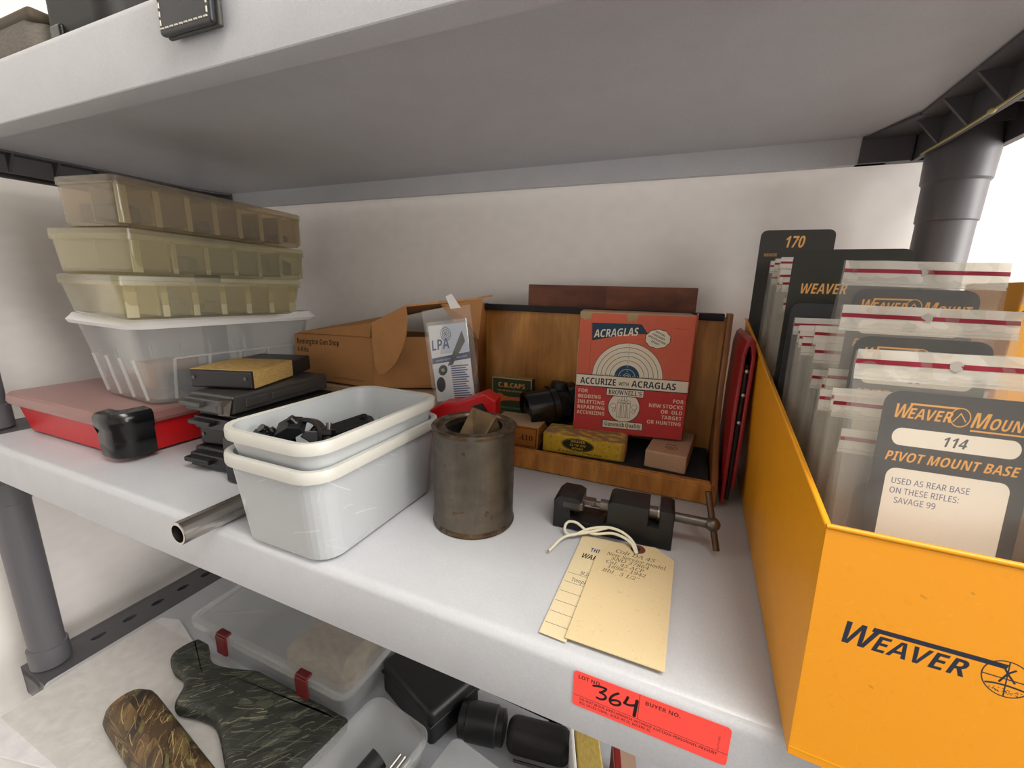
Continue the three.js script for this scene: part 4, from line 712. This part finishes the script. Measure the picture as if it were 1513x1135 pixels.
// a zip bag: wavy film front and back, red line, zip ridges, punched hole
function zipBag(label, [x, y, z], yaw, tilt, w, h, sd, full = 1) {
  const t = thing('zip_bag', label, 'plastic bag', [x, y, z], yaw, 'zip bags of parts in the yellow display box'); t.rotation.set(tilt, yaw, rr(-0.02, 0.02));
  const nx = 10, ny = 14, wave = (u, v) => full * (0.006 * n2(u * 3 + sd * 5, v * 3) + 0.003 * n2(u * 9, v * 8 + sd));
  const bulge = (u, v) => (v < 0.78 ? 0.012 * Math.sin(Math.PI * u) * Math.sin(Math.PI * Math.min(1, v / 0.78)) : 0);
  const sheet = (s) => {
    const g = new THREE.PlaneGeometry(w, h, nx, ny).translate(0, h / 2, 0), p = g.attributes.position;
    for (let i = 0; i < p.count; i++) { const u = p.getX(i) / w + 0.5, v = p.getY(i) / h; p.setZ(i, wave(u, v) + s * (0.0025 + full * (0.012 * Math.max(0, Math.min(1, (0.9 - v) * 12)) + bulge(u, v)))); p.setY(i, p.getY(i) + (v > 0.98 ? 0.004 * n2(u * 3, sd) : 0)); }
    g.computeVertexNormals(); return g;
  };
  mesh('film', merge([sheet(1), sheet(-1)]), M.bagFilm, t);
  const strip = (v0, v1, off) => { const pos = [], uv = [], idx = []; for (let i = 0; i <= 16; i++) { const u = i / 16; for (const v of [v0, v1]) pos.push((u - 0.5) * w * 0.985, v * h, wave(u, v) + off); } for (let i = 0; i < 16; i++) { const a = i * 2; idx.push(a, a + 2, a + 1, a + 1, a + 2, a + 3); } const g = new THREE.BufferGeometry(); g.setAttribute('position', new THREE.Float32BufferAttribute(pos, 3)); g.setIndex(idx); g.computeVertexNormals(); return boxUV(g); };
  mesh('header', merge([0.885, 0.915, 0.945, 0.97].map((v, i, a) => strip(v, a[i + 1] ?? 1.0, 0.0034))), M.bagHeader, t).userData.label = 'whitish doubled film above the zip';
  mesh('red_line', strip(0.945, 0.963, 0.0042), filmStripe, t).userData.label = 'dark red printed line';
  mesh('zip_ridge', merge([0.885, 0.9].map((v) => strip(v, v + 0.005, 0.0055))), M.clearRib, t);
  mesh('hang_hole', new THREE.CircleGeometry(0.011, 20).translate(0, h * 0.955, wave(0.5, 0.95) + 0.0047), std('#a8a39d', 0.6), t);
  return t;
}
function card(label, [x, y, z], yaw, tilt, w, h, mat, group) {
  const t = thing('mount_card', label, 'card', [x, y, z], yaw, group); t.rotation.set(tilt, yaw, 0);
  const r = 0.035, s = new THREE.Shape(); s.moveTo(-w / 2, 0); s.lineTo(w / 2, 0); s.lineTo(w / 2, h - r); s.quadraticCurveTo(w / 2, h, w / 2 - r, h); s.lineTo(-w / 2 + r, h); s.quadraticCurveTo(-w / 2, h, -w / 2, h - r);
  const g = new THREE.ExtrudeGeometry(s, { depth: 0.003, bevelEnabled: false, curveSegments: 6 }), p = g.attributes.position, u = [];
  for (let i = 0; i < p.count; i++) u.push(p.getX(i) / w + 0.5, p.getY(i) / h); g.setAttribute('uv', new THREE.Float32BufferAttribute(u, 2));
  mesh('board', g, mat, t); return t;
}
{
  const c114 = std('#ffffff', 0.5, 0, { map: logoCard('114', 'PIVOT MOUNT BASE', ['USED AS REAR BASE', 'ON THESE RIFLES:', 'SAVAGE 99']) });
  const cPl = std('#ffffff', 0.5, 0, { map: logoCard('60', 'PIVOT MOUNT BASE', []) });
  const tl = -0.02;
  zipBag('foremost zip bag holding the card numbered 114', [0.51, 0.32, -1.09], 0, -0.1, 0.335, 0.57, 1);
  card('dark card numbered 114 for a pivot mount base in the foremost bag', [0.525, 0.305, -1.09], 0, -0.1, 0.25, 0.5, c114);
  zipBag('zip bag right behind the one with card 114', [0.5, 0.42, -1.3], deg(-1), -0.04, 0.335, 0.555, 2);
  card('dark logo card in the bag right behind card 114', [0.51, 0.402, -1.3], deg(-1), -0.04, 0.26, 0.5, cPl);
  zipBag('tallest zip bag, with torn top edge, third from the box front', [0.51, 0.53, -1.42], deg(1), -0.02, 0.335, 0.557, 3);
  card('dark logo card in the tallest zip bag', [0.515, 0.518, -1.42], deg(1), -0.02, 0.26, 0.5, cPl);
  const c170 = std('#ffffff', 0.55, 0, { map: canvasTex(512, 832, (x, W, H) => { x.fillStyle = '#2d2b28'; x.fillRect(0, 0, W, H); x.save(); x.translate(170, 92); x.transform(1, 0, -0.2, 1, 0, 0); x.fillStyle = '#d9a05a'; x.font = 'bold 84px sans-serif'; x.fillText('170', 0, 0, 150); x.restore(); x.fillStyle = '#b98c50'; x.font = 'bold 24px sans-serif'; x.fillText('WEAVER', 40, 140); x.fillText('MOUNT', 380, 150); }) });
  const cW = std('#ffffff', 0.55, 0, { map: canvasTex(512, 832, (x, W, H) => { x.fillStyle = '#24241c'; x.fillRect(0, 0, W, H); x.save(); x.translate(50, 172); x.transform(1, 0, -0.2, 1, 0, 0); x.fillStyle = '#d9a05a'; x.font = 'bold 56px sans-serif'; x.fillText('WEAVER', 0, 0, 210); x.restore(); }) });
  card('black card numbered 170 standing at the back of the box', [0.432, 0.55, -2.6], deg(3), -0.02, 0.325, 0.765, c170);
  card('black card with company name standing midway in the box', [0.475, 0.42, -1.83], deg(-1), -0.03, 0.34, 0.735, cW);
  card('lower black card standing just ahead of the company name card', [0.475, 0.42, -1.765], deg(1), -0.03, 0.33, 0.55, cardDark);
  // the tightly filed bags behind
  const zs = [], n = 30; for (let i = 0; i < n; i++) zs.push(-1.15 - i * 0.047);
  zs.forEach((z, i) => {
    if (Math.abs(z + 1.3) < 0.03 || Math.abs(z + 1.42) < 0.02) z -= 0.026;
    const k = (-z - 1.16) / 1.35, cap = z > -1.46 ? 0.8 : z > -1.84 ? 0.93 : 1.15, top = Math.min(cap + rr(-0.03, 0.02), 0.76 + 0.4 * Math.min(1, k * 1.1) + (i % 3 - 1) * 0.035 + rr(-0.03, 0.03)), H = 0.5;
    const x = 0.497 + rr(-0.012, 0.014) - 0.012 * k;
    zipBag('zip bag of small parts filed in the yellow box behind the front bags', [x, top - H, z], deg(rr(-0.7, 0.7)), -0.03 + rr(-0.006, 0.006), 0.325, H, 4 + i, 0.4);
    if (i % 2 === 0) card('plain dark card inside a filed zip bag', [x + rr(-0.01, 0.02), top - H + 0.0, z], 0, -0.03, 0.25, 0.38, cardDark, 'dark cards in the filed zip bags');
  });
}
{ // orange box at the far right
  const t = thing('orange_carton', 'orange cardboard carton with worn tan top edge behind the bags', 'box', [0.98, 0, -1.86]);
  const fr = canvasTex(256, 512, (x, W, H) => { x.fillStyle = '#e0a030'; x.fillRect(0, 0, W, H); speck(x, W, H, 100, ['#d89628', '#e6aa40'], 3, 12); x.fillStyle = '#c2986a'; x.beginPath(); x.moveTo(0, 0); x.lineTo(W, 0); for (let i = 0; i <= 10; i++) x.lineTo(W - W * i / 10, 24 + rnd() * 8); x.fill(); x.strokeStyle = '#3a2c12'; x.lineWidth = 5; x.beginPath(); x.moveTo(4, 46); x.lineTo(24, 36); x.lineTo(22, 54); x.stroke(); });
  const om = std('#dc9c2e', 0.6), fm = std('#ffffff', 0.6, 0, { map: fr });
  mesh('carton', rbox(0.25, 1.05, 0.3, 0.006, 0, 0.525, 0), [om, om, M.cardboardPale, om, fm, om], t);
}
// ---------------------------------------------------------------- on the upper shelf
{
  const t = thing('leather_pouch', 'black leather pouch with white stitching hanging over the upper shelf edge', 'pouch', [-1.44, 1.86, -0.93]);
  t.rotation.z = -0.02;
  mesh('flap', rbox(0.235, 0.22, 0.02, 0.008, 0, -0.05, 0.0), std('#23252a', 0.4), t);
  mesh('backing', rbox(0.24, 0.225, 0.014, 0.006, 0.006, -0.05, -0.016), std('#3a3a36', 0.6), t);
  mesh('body', rbox(0.26, 0.1, 0.3, 0.03, 0, 0.052, -0.16, 3), std('#1d1f23', 0.5), t);
  const st = []; for (let i = 0; i < 10; i++) { st.push(bx(0.014, 0.004, 0.003, -0.1 + i * 0.022, -0.145, 0.011)); st.push(bx(0.004, 0.014, 0.003, -0.105, -0.13 + i * 0.022, 0.011), bx(0.004, 0.014, 0.003, 0.105, -0.13 + i * 0.022, 0.011)); }
  mesh('stitching', merge(st), std('#c9c6bc', 0.8), t).userData.label = 'white saddle stitching';
}
{
  const t = thing('canvas_pouch', 'grey canvas pouch with brown strap lying at the upper shelf front', 'pouch', [-2.95, 1.86, -1.22]);
  mesh('body', rbox(0.75, 0.2, 0.36, 0.06, 0, 0.1, 0, 4), std('#ffffff', 0.85, 0, { map: mottle([112, 106, 98], 0.12, 14) }), t);
  mesh('strap', rbox(0.76, 0.05, 0.365, 0.02, 0, 0.16, 0.004, 3), std('#4c4234', 0.7), t);
}
{
  const t = thing('black_bag', 'black padded bag beside the canvas pouch on the upper shelf', 'bag', [-2.3, 1.86, -1.25]);
  mesh('body', rbox(0.44, 0.3, 0.4, 0.08, 0, 0.15, 0, 5), std('#151416', 0.6), t);
  mesh('buckle', rbox(0.08, 0.07, 0.03, 0.012, -0.1, 0.05, 0.2), M.blackGloss, t);
}
// ---------------------------------------------------------------- on the lower shelf
const LY = -1.86;
{ // bag with white paper
  const t = thing('padded_mailer', 'large clear plastic bag with white sheet inside, spread on the lower shelf', 'plastic bag', [-3.15, LY + 0.006, -1.25]);
  const out = [[-0.76, -0.42], [-0.6, -0.47], [-0.2, -0.36], [0.25, -0.34], [1.0, -0.34], [1.1, 0.0], [0.9, 0.3], [0.1, 0.5], [-0.4, 0.62], [-0.74, 0.52], [-0.77, 0.1]];
  const g = extrude(out.map(([x, z]) => [x, -z]), 0.012, 0.004); g.rotateX(-Math.PI / 2); mesh('sheet', g, std('#ffffff', 0.5, 0, { map: mottle([214, 212, 214], 0.05, 8) }), t);
  const nx = 70, nz = 50, f = new THREE.PlaneGeometry(1.85, 0.88, nx, nz).rotateX(-Math.PI / 2).translate(0.16, 0.02, 0.08), p = f.attributes.position;
  for (let i = 0; i < p.count; i++) { const x = p.getX(i), z = p.getZ(i); p.setY(i, 0.026 + 0.01 * Math.abs(n2(x * 5, z * 5)) + 0.006 * Math.abs(n2(x * 14 + z * 6, z * 13))); }
  f.computeVertexNormals(); mesh('film', f, M.bagFilm, t);
}
const camoTex = (base, blobs, strokes, ang) => { const t = canvasTex(1024, 1024, (x, W, H) => {
  x.fillStyle = base; x.fillRect(0, 0, W, H);
  for (let i = 0; i < 260; i++) { x.globalAlpha = rr(0.4, 0.9); x.fillStyle = blobs[i % blobs.length]; x.beginPath(); x.ellipse(rnd() * W, rnd() * H, rr(25, 110), rr(8, 34), ang + rr(-0.5, 0.5), 0, 7); x.fill(); }
  x.lineCap = 'round';
  for (let i = 0; i < 1500; i++) { x.globalAlpha = rr(0.25, 0.85); x.strokeStyle = strokes[i % strokes.length]; x.lineWidth = rr(1, i % 23 ? 5 : 11); const px = rnd() * W, py = rnd() * H, a = ang + rr(-0.45, 0.45), l = rr(20, 150); x.beginPath(); x.moveTo(px, py); x.quadraticCurveTo(px + Math.cos(a) * l * 0.5 + rr(-14, 14), py + Math.sin(a) * l * 0.5 + rr(-14, 14), px + Math.cos(a) * l, py + Math.sin(a) * l); x.stroke(); }
  x.globalAlpha = 1; }); t.wrapS = t.wrapT = THREE.RepeatWrapping; return t; };
{
  const t = thing('camo_stock', 'dark green camouflage rifle stock lying on the plastic bag', 'gun stock', [-2.55, LY + 0.045, -1.4]);
  const pts = [[-3.269, -1.413], [-3.27, -1.52], [-3.22, -1.6], [-3.13, -1.59], [-3.0, -1.52], [-2.9, -1.5], [-2.75, -1.53], [-2.6, -1.58], [-2.4, -1.64], [-2.1, -1.69], [-1.85, -1.68], [-1.75, -1.62], [-1.78, -1.25], [-1.9, -1.0], [-2.15, -1.08], [-2.5, -1.23], [-2.66, -1.22], [-2.83, -1.19], [-2.93, -1.3], [-3.03, -1.345], [-3.13, -1.35]];
  const cv = new THREE.CatmullRomCurve3(pts.map(([x, z]) => new THREE.Vector3(x + 2.55, -(z + 1.4), 0)), true); const sm = cv.getPoints(90).map((v) => [v.x, Math.min(v.y, 0.19)]);
  const g = new THREE.ExtrudeGeometry(new THREE.Shape(sm.map(([x, y]) => new THREE.Vector2(x, y))), { depth: 0.03, bevelEnabled: true, bevelSize: 0.05, bevelThickness: 0.05, bevelOffset: -0.05, bevelSegments: 6 }); g.rotateX(-Math.PI / 2).translate(0, 0.05, 0); const c = toCreasedNormals(g, 1.0); boxUV(c, 0.75);
  mesh('stock', c, std('#ffffff', 0.6, 0, { map: camoTex('#2a2d27', ['#20231e', '#3a3d32', '#4b4e40', '#181a16', '#2a2d27'], ['#66675a', '#1d1f1a', '#85836f', '#33362c', '#9a957c'], -0.75) }), t);
}
{
  const t = thing('camo_forend', 'brown leaf camouflage forend lying on the plastic bag', 'gun stock', [-2.72, LY + 0.045, -1.01], deg(-9));
  const rings = []; const A = new THREE.Vector3(-0.42, 0.07, -0.02);
  for (let k = 0; k <= 14; k++) { const u = k / 14, r = 0.135 * Math.min(1, 0.72 + Math.sqrt(u * 9) * 0.3), pts = []; for (let i = 0; i < 24; i++) { const a = i / 24 * Math.PI * 2; pts.push([r * Math.cos(a) * 0.62, r * Math.sin(a)]); } rings.push({ pts, y: u * 1.0 }); }
  const g = loft(rings, 0.9); g.rotateZ(-Math.PI / 2).translate(-0.45, 0.081, 0); boxUV(g, 0.8);
  mesh('forend', g, std('#ffffff', 0.55, 0, { map: camoTex('#4a3924', ['#2c2115', '#6a5233', '#82683f', '#3a2d1a', '#6d6838', '#1f1810'], ['#b39a68', '#2a1f14', '#8f7446', '#d0b67e', '#3c2e1c', '#6b4a2c'], 0.5) }), t);
}
{
  const t = thing('latch_box', 'flat clear storage box with two dark red latches on the lower shelf', 'box', [-2.47, LY, -1.99]);
  const w = 1.54, d = 0.92;
  mesh('body', containerGeo(w - 0.24, d - 0.24, w - 0.06, d - 0.06, 0.34, 0.07, 0.012), M.clear, t);
  mesh('lid', loft([{ pts: rrect(w - 0.05, d - 0.05, 0.08), y: 0.33 }, { pts: rrect(w, d, 0.09), y: 0.335 }, { pts: rrect(w, d, 0.09), y: 0.385 }, { pts: rrect(w - 0.06, d - 0.06, 0.08), y: 0.4 }, { pts: rrect(w - 0.1, d - 0.1, 0.08), y: 0.385 }], 0.5), M.clear, t);
  for (const x of [-0.36, 0.42]) mesh('latch', merge([rbox(0.1, 0.15, 0.02, 0.006, x, 0.32, d / 2 + 0.012), rbox(0.1, 0.02, 0.05, 0.006, x, 0.4, d / 2 - 0.012)]), std('#5a0a0e', 0.45), t).userData.label = 'dark red latch';
  const q = thing('tan_bundle', 'tan cloth bundle seen through the clear latch box', 'cloth', [-2.2, LY + 0.034, -1.98], 0.1);
  const g = rbox(0.62, 0.24, 0.5, 0.09, 0, 0.12, 0, 6), p = g.attributes.position; for (let i = 0; i < p.count; i++) p.setY(i, Math.max(0, p.getY(i) + 0.04 * n2(p.getX(i) * 5, p.getZ(i) * 5) * (p.getY(i) > 0.1 ? 1 : 0))); g.computeVertexNormals();
  mesh('cloth', g, std('#ffffff', 0.9, 0, { map: mottle([172, 150, 122], 0.15, 6) }), q);
}
{
  const t = thing('black_case', 'plain black plastic case on the lower shelf behind the small clear tub', 'case', [-1.42, LY, -2.03], deg(-20));
  mesh('shell', rbox(0.58, 0.27, 0.42, 0.04, 0, 0.135, 0, 4), std('#161618', 0.5), t);
  mesh('seam', rbox(0.586, 0.012, 0.426, 0.005, 0, 0.17, 0), M.black, t);
}
{
  const t = thing('small_clear_tub', 'small clear open tub holding a black tube and silver rods', 'tub', [-1.36, LY, -1.3], deg(-8));
  mesh('body', containerGeo(0.36, 0.5, 0.43, 0.6, 0.4, 0.07, 0.01, 0.014, 0.03), M.clear, t);
  const b = thing('black_tube', 'black scope tube lying in the small clear tub', 'tube', [-1.4, LY + 0.16, -1.28], deg(-14)); mesh('pipe', rod([0, 0, 0.22], [0, 0.08, -0.16], 0.06, 24), M.blackMatte, b);
  for (let i = 0; i < 3; i++) { const s = thing('silver_rod', 'thin silver steel rod in the small clear tub', 'rod', [-1.29 + i * 0.032, LY + 0.16, -1.3], deg(-16), 'silver rods in the small clear tub'); mesh('shaft', rod([0, 0, 0.2], [0, 0.13, -0.18], 0.011, 10), M.steel, s); }
}
{
  const t = thing('frosted_tub', 'frosted lidded tub beside the small clear tub on the lower shelf', 'tub', [-0.8, LY, -1.42], deg(-10));
  mesh('body', containerGeo(0.42, 0.36, 0.46, 0.4, 0.29, 0.05, 0.01), M.milky, t);
  mesh('lid', loft([{ pts: rrect(0.47, 0.41, 0.05), y: 0.28 }, { pts: rrect(0.5, 0.44, 0.05), y: 0.285 }, { pts: rrect(0.49, 0.43, 0.05), y: 0.31 }, { pts: rrect(0.44, 0.38, 0.04), y: 0.315 }], 0.5), M.milky, t);
}
{
  const t = thing('black_mount_barrel', 'short black cylinder with stepped ends on the lower shelf', 'scope part', [-0.96, LY + 0.115, -1.94], deg(12));
  const g = new THREE.LatheGeometry([[0.001, 0], [0.09, 0], [0.1, 0.008], [0.1, 0.05], [0.112, 0.055], [0.112, 0.24], [0.1, 0.25], [0.1, 0.29], [0.07, 0.3], [0.001, 0.28]].map(([a, b]) => new THREE.Vector2(a, b)), 32); g.rotateZ(-Math.PI / 2).translate(-0.15, 0, 0); mesh('barrel', toCreasedNormals(g, 0.5), M.black, t);
}
{
  const t = thing('dark_grip', 'dark knurled grip lying near the black cylinder', 'grip', [-0.6, LY + 0.1, -2.0], deg(10));
  mesh('handle', rbox(0.4, 0.19, 0.17, 0.06, 0, 0, 0, 4), std('#1f1d1c', 0.6), t); mesh('edge_wire', rod([-0.14, -0.09, 0.09], [0.12, -0.08, 0.1], 0.008, 8), M.steelDark, t);
}
{
  const t = thing('cleaning_rod', 'thin black rod lying behind the black cylinder on the lower shelf', 'rod', [-0.85, LY + 0.11, -2.15]);
  mesh('shaft', rod([-0.4, 0.0, -0.02], [0.36, 0.0, 0.0], 0.014, 10), M.black, t); mesh('handle', rod([-0.4, 0, -0.02], [-0.25, 0, -0.015], 0.03, 14), M.black, t); mesh('foot', rbox(0.06, 0.11, 0.06, 0.01, 0.3, -0.055, 0), M.black, t);
}
{
  const t = thing('yellow_packet', 'tall pale yellow paper packet standing on the lower shelf', 'packet', [-0.27, LY, -1.9], deg(20)); mesh('paper', rbox(0.14, 0.3, 0.3, 0.012, 0, 0.15, 0), std('#ffffff', 0.8, 0, { map: mottle([190, 164, 84], 0.1, 6) }), t); mesh('fold', rbox(0.02, 0.3, 0.3, 0.006, -0.085, 0.15, 0), M.paperWhite, t);
}
{
  const t = thing('red_packet', 'dark red packet standing beside the pale yellow packet', 'packet', [-0.08, LY, -1.95], deg(14)); mesh('paper', rbox(0.12, 0.29, 0.26, 0.012, 0, 0.145, 0), std('#8e1a1c', 0.6), t); mesh('flap', plate([[-0.06, 0.285, -0.12], [-0.06, 0.285, 0.12], [0.06, 0.3, 0.12], [0.06, 0.3, -0.12]], 0.006), std('#c8a690', 0.7), t);
}
renderer.render(scene, camera);
